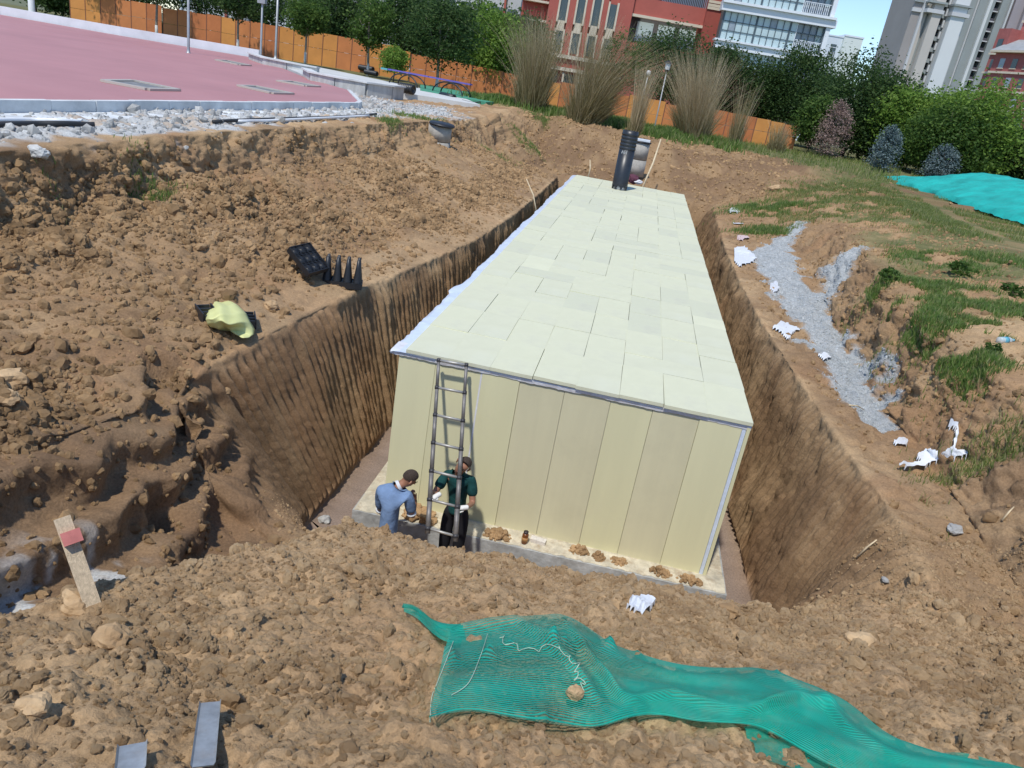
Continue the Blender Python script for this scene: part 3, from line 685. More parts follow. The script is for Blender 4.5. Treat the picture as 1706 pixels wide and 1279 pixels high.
# roof boards laid in a broken bond; one object each
X0r, X1r = 0.10, W + .03; nc = 8; cw = (X1r - X0r) / nc; ch = 0.6; nr = 41
occ = np.zeros((nr, nc), bool); roofmesh = {}; nboard = 0
def roof_mesh(a, b, mi):
    if (a, b, mi) not in roofmesh:
        w, l = a * cw - .003, b * ch - .003; mb = MB()
        mb.box(-w / 2, w / 2, -l / 2, l / 2, 0, .048); roofmesh[(a, b, mi)] = mb.mesh("roof_board", M_b[mi])
    return roofmesh[(a, b, mi)]
for r0_ in range(nr):
    for c0 in range(nc):
        if occ[r0_, c0]: continue
        opts = [(1, 1)]
        if r0_ + 1 < nr and not occ[r0_ + 1, c0]: opts = [(1, 2)] * (10 if r0_ < 30 else 4) + [(1, 1)]
        if c0 + 1 < nc and not occ[r0_, c0 + 1]: opts += [(2, 1)] * (2 if r0_ < 14 else 6)
        if r0_ == 0: opts = [(1, 2), (1, 2), (1, 1), (1, 2)]
        a_, b_ = opts[int(RNG.integers(len(opts)))]
        if (r0_ == 0 and c0 in (1, 4, 6)): a_, b_ = 1, 2
        occ[r0_:r0_ + b_, c0:c0 + a_] = True
        rr_ = RNG.random(); mi = 0 if rr_ < .45 else 3 if rr_ < .72 else 1 if rr_ < .975 else 2
        if r0_ < 5: mi = 0 if rr_ < .6 else 3
        o = link_mesh("roof_board", roof_mesh(a_, b_, mi), tank)
        big_gap = RNG.random() < .15
        o.location = (X0r + (c0 + a_ / 2) * cw + RNG.uniform(-.006, .006) + (.004 if big_gap else 0), -0.055 + (r0_ + b_ / 2) * ch + RNG.uniform(-.006, .006), H - .036 + RNG.uniform(0, .010))
        o.rotation_euler = (RNG.uniform(-.004, .004), RNG.uniform(-.006, .006), RNG.uniform(-.004, .004)); nboard += 1
# concrete base slab
M_slab = mat("rough_base_concrete", (0.36, 0.37, 0.36), 0.9, var=.35, scale=4, bump=.7, bscale=14, dirt=.4, dirtcol=(.22, .2, .17), dscale=3)
M_grout = mat("pale_grout_residue", (0.54, 0.49, 0.37), 0.9, var=.3, scale=6, bump=.7, bscale=22, dirt=.95, dirtcol=(.33, .24, .15), dscale=5)
slab("base_slab", [(-.32, -.42), (5.02, -.36), (5.0, 25.2), (-.3, 25.2)], -.40, -.012, M_slab, kind="structure", label="grey concrete base slab under the tank")
gv = []; gf = []; nn = 90
for i in range(nn):
    x = -.3 + 5.3 * i / (nn - 1); yo = -.405 + .05 * abs(math.sin(i * .9)) * RNG.random() + .06 * x / 5.
    for y, z in ((.05, .008), ((yo) * .5, .012 + RNG.uniform(0, .012)), (yo, -.004), (yo, -.03)): gv.append((x, y, z))
for i in range(nn - 1):
    for k_ in range(3): gf.append((i * 4 + k_, i * 4 + k_ + 4, i * 4 + k_ + 5, i * 4 + k_ + 1))
meshobj("grout_layer", gv, gf, M_grout, kind="structure", label="pale grout spilled over the front of the base slab")
slab("grout_edge", [(-.31, .05), (0.0, .05), (0.0, 12), (-.31, 12)], -.011, .006, M_grout, kind="structure", label="pale grout along the left edge of the base slab")
slab("grout_edge", [(W + .02, .05), (4.99, .05), (4.99, 12), (W + .02, 12)], -.011, .006, M_grout, kind="structure", label="pale grout along the right edge of the base slab")
def heap(c, s, m, seed, **k):
    from mathutils import noise
    rng = np.random.default_rng(seed); bm = bmesh.new()
    for q in range(46):
        a = rng.uniform(0, 6.28); rr = rng.random() ** .7; rad = rng.uniform(.13, .34) * (1.15 - .6 * rr) * min(s) * 2.0
        o = Vector((math.cos(a) * rr * s[0], math.sin(a) * rr * s[1], max(0, (1 - rr * rr)) * s[2] * rng.uniform(.3, 1.2)))
        r_ = bmesh.ops.create_icosphere(bm, subdivisions=2, radius=rad)
        for v in r_['verts']:
            v.co *= 1 + .5 * noise.noise(v.co * (1.3 / rad) + Vector((q, seed, 0))); v.co = v.co + o
    me = bpy.data.meshes.new("soil_clump"); bm.to_mesh(me); bm.free(); me.materials.append(m)
    o = put(bpy.data.objects.new("soil_clump", me), **k); o.location = c; return o
# crumbs of soil heaped on the slab: each heap a thing
def lumpy(name, c, s, m, seed, sub=3, amp=.45, f=2.2, parent=None, **k):
    bm = bmesh.new(); bmesh.ops.create_icosphere(bm, subdivisions=sub, radius=1)
    from mathutils import noise
    off = Vector((seed * 3.1, seed * 1.7, seed * .9))
    for v in bm.verts:
        d = noise.fractal(v.co * f * .6 + off, 1.1, 2.1, 4) ; v.co *= 1 + amp * .75 * max(-.7, min(.7, d))
        v.co = Vector((v.co.x * s[0], v.co.y * s[1], v.co.z * s[2]))
    me = bpy.data.meshes.new(name); bm.to_mesh(me); bm.free(); me.materials.append(m)
    o = put(bpy.data.objects.new(name, me), parent, **k); o.location = c; return o
for i, (u, v, s, lb) in enumerate(((830, 889, (.21, .12, .09), "heap of brown soil on the slab left of the bottle"), (966, 915, (.15, .1, .08), "first of three brown soil clods against the wall foot, from the bottle"),
        (998, 925, (.09, .08, .07), "middle brown soil clod against the wall foot"), (1032, 932, (.12, .09, .07), "rounded brown soil clod right of the middle one at the wall foot"),
        (1100, 950, (.17, .09, .07), "flat brown soil heap near the right end of the slab"), (1150, 963, (.19, .1, .07), "brown soil heap at the right corner of the slab"),
        (700, 858, (.26, .14, .14), "brown soil heap between the two workers on the slab"))):
    p = unz(u, v, .05); heap((p.x, min(p.y, -.1), .0), s, M_clod_d, i + 2, label=lb, cat="soil clump", group="soil clumps on the slab")
# amber bottle and pale brick on the slab
M_amber = mat("amber_plastic", (0.16, 0.055, 0.015), 0.25); M_dark = mat("dark_cap", (0.03, .02, .02), .5); M_brick = mat("pale_brick", (.62, .58, .52), .9, var=.2, scale=20)
M_lab = mat("bottle_label", (.42, .22, .08), .5)
p = unz(873, 905, 0.0); br = root("bottle", "small amber bottle standing upright on the slab", "bottle", (p.x, p.y, 0.0))
mb = MB(); mb.lathe([(.001, .01), (.042, .01), (.045, .03), (.045, .15), (.034, .17)], n=20); mb.build("body", M_amber, br, True)
mb = MB(); mb.lathe([(.0465, .05), (.0465, .11)], n=20); mb.build("label_band", M_lab, br, True)
mb = MB(); mb.lathe([(.033, .168), (.035, .175), (.035, .20), (.001, .203)], n=20); mb.build("cap", M_dark, br, True)
p = unz(896, 903, 0.01); o = MB().box(-.11, .11, -.05, .05, 0, .055).build("brick", M_brick, label="pale brick lying on the slab right of the amber bottle", cat="brick"); o.location = (p.x, p.y, .01); o.rotation_euler = (0, 0, -.1)
# steel flats / hoses on the ground in front of the slab
M_steel = mat("dull_galvanised_steel", (.42, .45, .46), .45, metal=.6, var=.2, scale=9)
for i, ((u0, v0), (u1, v1), lb) in enumerate((((800, 908), (905, 950), "upper thin steel rod lying in front of the slab"), ((815, 920), (915, 962), "lower thin steel rod lying in front of the slab"))):
    q0, q1 = unz(u0, v0, -.30), unz(u1, v1, -.18); mb = MB(); mb.bar(q0, q1, .012); mb.build("steel_rod", M_steel, label=lb, cat="rod", group="steel rods by the slab")

# ================================================================== BLACK PIPE ON THE ROOF
pc = unz(1031, 316, H); pr_ = root("black_pipe", "tall black ribbed plastic pipe standing on the far end of the roof", "pipe", (pc.x, pc.y, H + .02))
R_ = .31; prof = []
mb = MB(); zb = .16; zt = 2.25; seg_ = 40; ring = []
prof = [(R_, zb), (R_, 1.55)]
z = 1.55
for i in range(5): prof += [(R_, z), (R_ + .014, z + .015), (R_ + .014, z + .075), (R_, z + .09)]; z += .13
prof += [(R_, zt), (R_ - .03, zt), (R_ - .03, zb)]
vs = []; 
for r_, z in prof:
    for k_ in range(seg_): g = 2 * math.pi * k_ / seg_; vs.append((r_ * math.cos(g), r_ * math.sin(g), z))
fs = [(i * seg_ + k_, i * seg_ + (k_ + 1) % seg_, (i + 1) * seg_ + (k_ + 1) % seg_, (i + 1) * seg_ + k_) for i in range(len(prof) - 1) for k_ in range(seg_)]
M_pipe = mat("black_hdpe", (0.022, 0.026, 0.032), .38, var=.25, scale=6)
meshobj("shell", vs, fs, M_pipe, pr_, True)
for k_ in range(8):   # cut teeth at the foot
    g = 2 * math.pi * (k_ + .3) / 8; w = .30; hgt = .16 + .03 * (k_ % 2)
    A = []
    for rr_ in (R_ + .002, R_ - .028):
        A += [(rr_ * math.cos(g - w), rr_ * math.sin(g - w), zb + .01), (rr_ * math.cos(g + w), rr_ * math.sin(g + w), zb + .01), (rr_ * math.cos(g + .05), rr_ * math.sin(g + .05), zb - hgt)]
    meshobj("tooth", A, [(0, 1, 2), (5, 4, 3), (0, 3, 4, 1), (1, 4, 5, 2), (2, 5, 3, 0)], M_pipe, pr_)
mb = MB(); mb.lathe([(.22, -.01), (.22, zb + .02)], n=24); mb.build("inner_sleeve", M_film2, pr_, True)
M_mark = mat("white_marking", (.55, .57, .58), .7)
for k_, (dx, dz) in enumerate(((-.16, 0), (-.11, .02), (-.07, -.01), (-.03, .01), (.03, 0.0), (.03, .07), (-.135, .06), (-.05, .07))):
    x = dx - .02; y = -math.sqrt(max(.01, (R_ + .003) ** 2 - x * x)); z = 1.42 + dz
    MB().box(x - .008, x + .008, y - .004, y + .004, z - .035, z + .035).build("marking", M_mark, pr_)

# ================================================================== MANHOLE WELLS, STAKES
M_well = mat("well_concrete", (.36, .34, .30), .9, var=.25, scale=4, bump=.4, bscale=20, dirt=.4, dirtcol=(.3, .24, .18), dscale=2)
def well(p, r, h, lb, rings=2):
    w = root("manhole_shaft", lb, "manhole", p)
    for i in range(rings):
        z0 = h * i / rings; z1 = h * (i + 1) / rings - .02
        MB().lathe([(r, z0), (r, z1), (r - .07, z1), (r - .07, z0)], n=24).build("ring", M_well, w, True)
    return w
wp = unz(734, 208, 3.9); w1 = well((wp.x, wp.y, 2.8), .42, 1.10, "grey concrete manhole shaft with a black lid in the left bank")
o = MB().lathe([(.001, 1.10), (.46, 1.10), (.47, 1.14), (.44, 1.18), (.001, 1.18)], n=24).build("lid", M_black, w1, True); o.rotation_euler = (.05, .06, 0)
wp = uny(1056, 292, 29.0); w2 = well((wp.x, wp.y, wp.z), .45, 1.55, "grey concrete manhole shaft behind the black pipe", 2)
MB().lathe([(.001, 1.54), (.50, 1.54), (.50, 1.60), (.001, 1.61)], n=24).build("lid", M_black, w2, True)
MB().box(-.2, .42, -.3, .3, 1.615, 1.70).build("cover_sheet", M_white_wall, w2)
M_wood = mat("raw_timber", (.50, .40, .27), .8, var=.3, scale=6, stretch=(14, 14, 1), bump=.4, bscale=20)
M_wood2 = mat("pale_bamboo", (.62, .50, .32), .6, var=.2, scale=9)
for (u0, v0, y0), (u1, v1, y1), r_, lb in (((1070, 312, 25.6), (1101, 232, 27.2), .045, "long pale bamboo pole leaning at the far right of the black pipe"),
                                    ((979, 296, 25.6), (983, 266, 25.8), .03, "short timber stake at the far end of the roof"),
                                    ((893, 352, 14.5), (877, 298, 14.8), .022, "thin stick leaning over the left pit edge")):
    q0, q1 = uny(u0, v0, y0), uny(u1, v1, y1); mb = MB(); mid_ = (q0 + q1) / 2 + Vector((.06, 0, .02))
    mb.tube([q0 - (q1 - q0) * .1, mid_, q1], [r_, r_, r_ * .7], 7); mb.build("pole", M_wood2, None, True, label=lb, cat="pole", group="poles standing about the pit")
# bundle of rags by the pipe foot
M_rag = [mat("white_rag", (.72, .72, .72), .8), mat("maroon_cloth", (.10, .03, .05), .9)]
q = uny(1056, 296, 25.4); rg = root("cloth_bundle", "small bundle of maroon and white cloth right of the black pipe foot", "cloth", q)
lumpy("dark_cloth", (0, 0, -.05), (.28, .22, .2), M_rag[1], 4, parent=rg); lumpy("white_cloth", (.16, -.08, -.12), (.22, .16, .10), M_rag[0], 9, parent=rg)
# ================================================================== SHEETS, NETS, LITTER
def inside(poly, x, y):
    c = False; n = len(poly); j = n - 1
    for i in range(n):
        xi, yi = poly[i]; xj, yj = poly[j]
        if (yi > y) != (yj > y) and x < (xj - xi) * (y - yi) / (yj - yi) + xi: c = not c
        j = i
    return c
def drape(name, poly, step, m, lift=.03, crump=.03, cf=9.0, smooth=2, seed=1, parent=None, shade=False, **k):
    """a crumpled sheet lying on the ground inside a survey outline"""
    us = [p[0] for p in poly]; vs_ = [p[1] for p in poly]
    from mathutils import noise
    nu = int((max(us) - min(us)) / step) + 2; nv = int((max(vs_) - min(vs_)) / step) + 2
    grid = {}
    for i in range(nu):
        for j in range(nv):
            u = min(us) + i * step; v = min(vs_) + j * step
            near = inside(poly, u, v) or inside(poly, u + step, v) or inside(poly, u, v + step) or inside(poly, u - step, v) or inside(poly, u, v - step)
            if not inside(poly, u, v) and near is False: continue
            h = hit(u, v)[0]
            if h: grid[(i, j)] = (h, inside(poly, u, v))
    md_ = sorted((g[0] - Vector(CAM)).length for g in grid.values()); md_ = md_[len(md_) // 2]
    grid = {q: g for q, g in grid.items() if abs((g[0] - Vector(CAM)).length - md_) < .07 * md_}
    zz = {q: g[0].z for q, g in grid.items()}
    for _ in range(smooth):
        zn = {}
        for (i, j) in zz:
            nb = [zz[q] for q in ((i + 1, j), (i - 1, j), (i, j + 1), (i, j - 1)) if q in zz]
            zn[(i, j)] = max(zz[(i, j)] * .4 + .6 * sum(nb) / max(1, len(nb)), grid[(i, j)][0].z - .06) if nb else zz[(i, j)]
        zz = zn
    V = []; ids = {}
    for q, (h, ins) in grid.items():
        nz = noise.fractal(Vector((h.x * cf + seed * 5, h.y * cf, seed)), .8, 2, 3)
        ids[q] = len(V); V.append((h.x, h.y, zz[q] + lift * (1 if ins else .3) + crump * nz))
    Fc = []
    for (i, j) in grid:
        q4 = [(i, j), (i + 1, j), (i + 1, j + 1), (i, j + 1)]
        if all(q in ids for q in q4) and sum(grid[q][1] for q in q4) >= 3: Fc.append(tuple(ids[q] for q in q4)[::-1])
    used = sorted({i for f in Fc for i in f}); rm2 = {o_: n_ for n_, o_ in enumerate(used)}
    Fc = [tuple(rm2[i] for i in f) for f in Fc]; V = [V[i] for i in used]
    o = meshobj(name, V, Fc, m, parent, shade, **k)
    sm = o.modifiers.new("thickness", 'SOLIDIFY'); sm.thickness = .004
    return o
M_white_film = mat("white_plastic_film", (.74, .77, .80), .4, bump=.5, bscale=25, dirt=.3, dirtcol=(.5, .42, .34), dscale=9)
M_pink_film = mat("pinkish_film", (.66, .50, .48), .5)
rags = [(((1522, 766), (1545, 755), (1565, 762), (1582, 752), (1588, 722), (1574, 716), (1578, 709), (1592, 712), (1593, 730), (1588, 756), (1610, 760), (1606, 770), (1575, 776), (1548, 780), (1535, 788), (1495, 786), (1492, 781), (1530, 778)), "long torn white film scrap on the right bank, with an upright arm"),
        (((1485, 738), (1500, 732), (1513, 738), (1508, 747), (1495, 747)), "small white film scrap left of the long torn one"),
        (((1284, 548), (1300, 538), (1318, 545), (1338, 552), (1322, 556), (1312, 571), (1300, 556)), "white and pink scrap midway along the gravel"),
        (((1360, 592), (1378, 590), (1386, 600), (1372, 604)), "small white scrap on the gravel below the pink one"),
        (((1280, 478), (1292, 470), (1300, 482), (1290, 490)), "small white scrap on the left edge of the gravel"),
        (((1222, 415), (1240, 408), (1262, 432), (1250, 440), (1232, 446), (1220, 436)), "ragged white scrap at the head of the gravel"),
        (((1208, 354), (1222, 346), (1234, 350), (1228, 358)), "blue white scrap farthest up the right bench"),
        (((1225, 394), (1244, 392), (1252, 399), (1232, 403)), "thin pale scrap just above the gravel head"),
        (((1218, 371), (1238, 370), (1240, 376), (1220, 376)), "narrow whitish scrap between the blue scrap and the gravel"),
        (((1040, 1012), (1058, 1004), (1075, 1000), (1090, 1012), (1078, 1026), (1058, 1022)), "crumpled clear film on the near mound in front of the slab")]
for i, (poly, lb) in enumerate(rags):
    drape("film_scrap", poly, 2.5 if i != 9 else 3, M_white_film if i not in (7,) else M_pink_film, .055 if i else .10, .012, 4, 10, i, label=lb, cat="plastic scrap", group="torn film scraps")
# clear water bottle on the grass
M_clear = mat("clear_plastic", (.75, .82, .82), .15, alpha=.55); M_blue = mat("blue_label", (.10, .35, .45), .5)
h = hit(1662, 572)[0]; bt = root("water_bottle", "clear plastic bottle with a blue label lying on the right grass bank", "bottle", h + Vector((0, 0, .05)), .5)
Mx = Matrix.Rotation(math.radians(88), 4, 'Y')
MB().lathe([(.001, 0), (.05, .0), (.052, .03), (.048, .10), (.052, .20), (.03, .25), (.02, .27), (.02, .29), (.001, .29)], n=14, M=Mx).build("body", M_clear, bt, True)
MB().lathe([(.0535, .08), (.0535, .16)], n=14, M=Mx).build("label_band", M_blue, bt, True)
MB().lathe([(.023, .275), (.023, .30), (.001, .301)], n=14, M=Mx).build("cap", M_blue, bt, True)

# --- near green net
def net_material(name, col, freq, a0, a1, dirt=.4):
    m = mat(name, col, .6, var=.15, scale=3, dirt=dirt, dirtcol=(.33, .36, .26), dscale=5)
    nt = m.node_tree; L = nt.links.new; b = nt.nodes["Principled BSDF"]
    at = nt.nodes.new("ShaderNodeAttribute"); at.attribute_name = "weave"
    sx = nt.nodes.new("ShaderNodeSeparateXYZ"); L(at.outputs["Vector"], sx.inputs[0])
    def wave(sock, f):
        mu = nt.nodes.new("ShaderNodeMath"); mu.operation = 'MULTIPLY'; mu.inputs[1].default_value = f; L(sock, mu.inputs[0])
        s = nt.nodes.new("ShaderNodeMath"); s.operation = 'SINE'; L(mu.outputs[0], s.inputs[0]); return s.outputs[0]
    w1 = wave(sx.outputs[1], freq * 6.283)
    mr = nt.nodes.new("ShaderNodeMapRange"); mr.inputs[1].default_value = -.6; mr.inputs[2].default_value = .5; mr.inputs[3].default_value = a0; mr.inputs[4].default_value = a1
    L(w1, mr.inputs[0])
    nz = nt.nodes.new("ShaderNodeTexNoise"); nz.inputs["Scale"].default_value = 3.5; nz.inputs["Detail"].default_value = 3; L(at.outputs["Vector"], nz.inputs["Vector"])
    r1 = nt.nodes.new("ShaderNodeMapRange"); r1.inputs[1].default_value = .25; r1.inputs[2].default_value = .62; r1.inputs[3].default_value = 0; r1.inputs[4].default_value = .33; L(sx.outputs[0], r1.inputs[0])
    r2 = nt.nodes.new("ShaderNodeMapRange"); r2.inputs[1].default_value = .4; r2.inputs[2].default_value = .6; r2.inputs[3].default_value = 0; r2.inputs[4].default_value = .4; L(nz.outputs[0], r2.inputs[0])
    ad = nt.nodes.new("ShaderNodeMath"); ad.operation = 'ADD'; L(r1.outputs[0], ad.inputs[0]); L(r2.outputs[0], ad.inputs[1])
    ad2 = nt.nodes.new("ShaderNodeMath"); ad2.operation = 'ADD'; ad2.use_clamp = True; L(ad.outputs[0], ad2.inputs[0]); L(mr.outputs[0], ad2.inputs[1])
    mr = ad2; L(mr.outputs[0], b.inputs["Alpha"])
    t = nt.nodes.new("ShaderNodeBsdfTranslucent"); t.inputs[0].default_value = (*col, 1)
    tr = nt.nodes.new("ShaderNodeBsdfTransparent"); 
    bp = nt.nodes.new("ShaderNodeBump"); bp.inputs["Strength"].default_value = .5; bp.inputs["Distance"].default_value = .004; L(w1, bp.inputs["Height"]); L(bp.outputs[0], b.inputs["Normal"])
    m2 = nt.nodes.new("ShaderNodeMixShader"); L(mr.outputs[0], m2.inputs[0]); L(tr.outputs[0], m2.inputs[1]); L(t.outputs[0], m2.inputs[2])
    ms = nt.nodes.new("ShaderNodeMixShader"); ms.inputs[0].default_value = .4
    L(b.outputs[0], ms.inputs[1]); L(m2.outputs[0], ms.inputs[2]); L(ms.outputs[0], nt.nodes["Material Output"].inputs[0])
    return m
GREEN = (.016, .56, .42)
M_net = net_material("green_shade_net", GREEN, 62, .12, .85)
def cubic(vals, t):
    """catmull-rom through vals at t in [0,1]"""
    n = len(vals) - 1; x = min(max(t, 0), 1) * n; i = min(int(x), n - 1); f = x - i
    p0, p1, p2, p3 = vals[max(i - 1, 0)], vals[i], vals[i + 1], vals[min(i + 2, n)]
    return tuple(.5 * ((2 * b) + (c - a) * f + (2 * a - 5 * b + 4 * c - d) * f * f + (3 * b - a - 3 * c + d) * f ** 3) for a, b, c, d in zip(p0, p1, p2, p3))
def netsheet(name, top, bot, nt_, ns_, prof, m, lift=.05, parent=None, sm=45, **k):
    P = []
    for i in range(nt_ + 1):
        t = i / nt_; a = cubic(top, t); b = cubic(bot, t); row = []
        for j in range(ns_ + 1):
            s = j / ns_; u = a[0] * (1 - s) + b[0] * s; v = a[1] * (1 - s) + b[1] * s
            h = hit(u, v)[0]; row.append(h if h else row[-1] if row else unz(u, v, 3.5))
        P.append(row)
    Zg = np.array([[p.z for p in r] for r in P]); Xg = np.array([[p.x for p in r] for r in P]); Yg = np.array([[p.y for p in r] for r in P]); base = Zg.copy()
    for A in (Xg, Yg, Zg):
        for _ in range(40):
            for e_ in (0, -1): A[1:-1, e_] = (A[:-2, e_] + A[2:, e_] + 2 * A[1:-1, e_]) / 4
            for e_ in (0, -1): A[e_, 1:-1] = (A[e_, :-2] + A[e_, 2:] + 2 * A[e_, 1:-1]) / 4
    for A in (Xg, Yg):
        for _ in range(sm):
            A[1:-1, 1:-1] = (A[1:-1, 1:-1] * 2 + A[2:, 1:-1] + A[:-2, 1:-1] + A[1:-1, 2:] + A[1:-1, :-2]) / 6
    for _ in range(sm):
        A = Zg.copy(); A[1:-1, 1:-1] = (A[2:, 1:-1] + A[:-2, 1:-1] + A[1:-1, 2:] + A[1:-1, :-2]) / 4
        Zg = np.maximum(A, base - .05)
    for A in (Xg, Yg, Zg):
        for _ in range(30):
            for e_ in (0, -1): A[1:-1, e_] = (A[:-2, e_] + A[2:, e_] + 2 * A[1:-1, e_]) / 4
    V = []; Wv = []
    for i in range(nt_ + 1):
        for j in range(ns_ + 1):
            t, s = i / nt_, j / ns_
            V.append((Xg[i, j], Yg[i, j], Zg[i, j] + lift + prof(t, s))); Wv.append((t, s, 0))
    Fc = [(i * (ns_ + 1) + j, (i + 1) * (ns_ + 1) + j, (i + 1) * (ns_ + 1) + j + 1, i * (ns_ + 1) + j + 1) for i in range(nt_) for j in range(ns_)]
    o = meshobj(name, V, Fc, m, parent, True, **k)
    at = o.data.attributes.new("weave", 'FLOAT_VECTOR', 'POINT'); at.data.foreach_set("vector", np.array(Wv, np.float32).ravel())
    return o
top = [(750, 1055), (800, 1049), (870, 1038), (930, 1031), (965, 1046), (1010, 1080), (1070, 1104), (1130, 1123), (1200, 1125), (1260, 1124), (1320, 1142), (1380, 1170), (1430, 1207), (1480, 1240), (1560, 1266), (1660, 1290)]
bot = [(712, 1212), (770, 1196), (850, 1214), (925, 1223), (990, 1231), (1040, 1211), (1100, 1206), (1160, 1219), (1235, 1223), (1275, 1232), (1330, 1262), (1380, 1290), (1430, 1305), (1480, 1315), (1560, 1325), (1700, 1335)]
def ridge(t, s, line, w, h):
    sc = np.interp(t, [p[0] for p in line], [p[1] for p in line]); on = 1 if line[0][0] <= t <= line[-1][0] else 0
    e = min(1, (t - line[0][0]) * 12, (line[-1][0] - t) * 12) if on else 0
    d = (s - sc) / w
    return h * e * (math.exp(-d * d) if d < 0 else math.exp(-d * d * 6))
def prof1(t, s):
    h = .045 * math.sin(math.pi * min(max(s, 0), 1)) ** .6
    h += ridge(t, s, [(.0, .05), (.12, .1), (.22, .55), (.3, .9)], .10, .045)
    h += ridge(t, s, [(.18, .0), (.25, .35), (.32, .8), (.38, .97)], .12, .05)
    h += ridge(t, s, [(.3, .95), (.42, .75), (.55, .85)], .08, .03)
    h += ridge(t, s, [(.50, .9), (.58, .78), (.66, .45), (.78, .3)], .1, .045)
    h += ridge(t, s, [(.62, .1), (.75, .5), (.9, .7)], .12, .035)
    h += .006 * math.sin(s * 17 + t * 9 + 2 * math.sin(t * 9))
    from mathutils import noise
    h += .018 * noise.noise(Vector((t * 7, s * 2, 1)))
    return h
netr = root("green_net", "bright green shade net lying in folds over the near mound", "shade net", (0, 0, 0))
netsheet("net_sheet", top, bot, 220, 60, prof1, M_net, .045, netr)
netsheet("net_tail", [(668, 1020), (690, 1022), (712, 1040), (738, 1050), (765, 1050)], [(672, 1027), (694, 1034), (716, 1062), (742, 1082), (775, 1078)], 40, 14, lambda t, s: .03 * math.sin(math.pi * s) + .012 * math.sin(s * 22), M_net, .03, netr)
netsheet("net_lower_fold", [(1235, 1215), (1300, 1205), (1370, 1225), (1440, 1255), (1520, 1290)], [(1262, 1262), (1300, 1283), (1370, 1300), (1440, 1320), (1520, 1340)], 60, 24, lambda t, s: .012 * math.sin(s * 12 + t * 6), M_net, .012, netr)
netsheet("net_end", [(1555, 1262), (1600, 1262), (1650, 1268), (1700, 1285)], [(1560, 1290), (1600, 1290), (1650, 1295), (1700, 1310)], 30, 14, lambda t, s: .01 * math.sin(s * 12 + t * 6), M_net, .02, netr)
# selvedge cords: pale thread along the left edge and the curly thread in the middle
M_thread = mat("pale_thread", (.40, .55, .42), .8)
def surface(pts, dz):
    out = []
    bv = BVHTree.FromObject(bpy.data.objects["net_sheet"], bpy.context.evaluated_depsgraph_get())
    for u, v in pts:
        h = bv.ray_cast(Vector(CAM), Vector(ray(u, v)).normalized())[0] or hit(u, v)[0]; out.append(h + Vector((0, -.2, 1)).normalized() * dz)
    return out
bpy.context.view_layer.update()
def polyl(pix, n):
    return [cubic(pix, i / n) for i in range(n + 1)]
for pix, r_, wob in ((((755, 1070), (742, 1105), (728, 1140), (719, 1165), (716, 1205)), .0016, 0), (((812, 1058), (800, 1095), (780, 1140), (752, 1160)), .0016, 0),
                ((( 832, 1060), (850, 1075), (885, 1085), (925, 1078), (945, 1095), (962, 1110), (958, 1130), (972, 1140), (965, 1155)), .0020, 1)):
    q = polyl(pix, 60); q = [(u + wob * 5 * math.sin(i * .9), v + wob * 4 * math.cos(i * 1.1)) for i, (u, v) in enumerate(q)]
    mb = MB(); mb.tube(surface(q, .008), r_, 5); mb.build("thread", M_thread, netr)
h = surface([(957, 1160)], .02)[0]
lumpy("soil_clump", h, (.035, .025, .04), M_clod, 21, label="small brown clod lying on the green net beside the loose thread", cat="soil clump")

# --- timber stake with a red block
q0 = hit(152, 1000)[0]; q1 = uny(103, 862, q0.y + .12)
st = root("timber_stake", "leaning weathered timber stake with a red block nailed near its top", "stake", q0)
ax = (q1 - q0); Ls = ax.length; ax.normalize(); side_ = ax.cross(Vector(ray(130, 930)).normalized()).normalized(); nrm = side_.cross(ax)
def oriented(b, half_w, half_t, l0, l1, m, name):
    vs = []
    for l in (l0, l1):
        for sx, sy in ((-1, -1), (1, -1), (1, 1), (-1, 1)): vs.append(ax * l + side_ * half_w * sx + nrm * half_t * sy + b)
    return meshobj(name, vs, [(3, 2, 1, 0), (4, 5, 6, 7), (0, 1, 5, 4), (1, 2, 6, 5), (2, 3, 7, 6), (3, 0, 4, 7)], m, st)
oriented(Vector(), .037, .018, -.15, Ls, M_wood, "board")
M_red = mat("faded_red_brick", (.50, .17, .15), .85, var=.2, scale=14)
toward = -Vector(ray(105, 880)).normalized()
sgn = 1 if nrm.dot(toward) > 0 else -1
oriented(nrm * (.045 * sgn) - side_ * .012, .043, .026, Ls - .14, Ls - .075, M_red, "red_block")
# --- galvanised strips stuck in the near mound
for pa, pb, w, lb in (((350, 1196), (338, 1300), 36, "galvanised metal strip lying on the near mound at the bottom edge"), ((222, 1269), (218, 1310), 42, "end of a second galvanised strip at the bottom edge, left of the longer one")):
    h0, h1 = hit(*pa)[0], hit(*pb)[0]; h0 = h0 + Vector((0, 0, .075)); h1 = h1 + Vector((0, 0, .06)); d = (h1 - h0).normalized(); s_ = d.cross(Vector((0, 0, 1))).normalized() * (w / FOC * 2.5 / 2)
    vs = []
    for p in (h0, h1):
        for sx, dz in ((-1, .012), (-.85, 0), (.85, 0), (1, .012)): vs.append(p + s_ * sx + Vector((0, 0, dz)))
    vs += [v - Vector((0, 0, .004)) for v in vs]
    fs = [(0, 1, 5, 4), (1, 2, 6, 5), (2, 3, 7, 6), (8, 12, 13, 9), (9, 13, 14, 10), (10, 14, 15, 11), (0, 8, 9, 1), (1, 9, 10, 2), (2, 10, 11, 3), (0, 4, 12, 8), (3, 11, 15, 7)]
    meshobj("metal_strip", vs, fs, mat("zinc_strip", (.40, .42, .43), .5, metal=.5, var=.25, scale=12, dirt=.4, dirtcol=(.35, .26, .18), dscale=10), label=lb, cat="metal strip", group="galvanised strips")

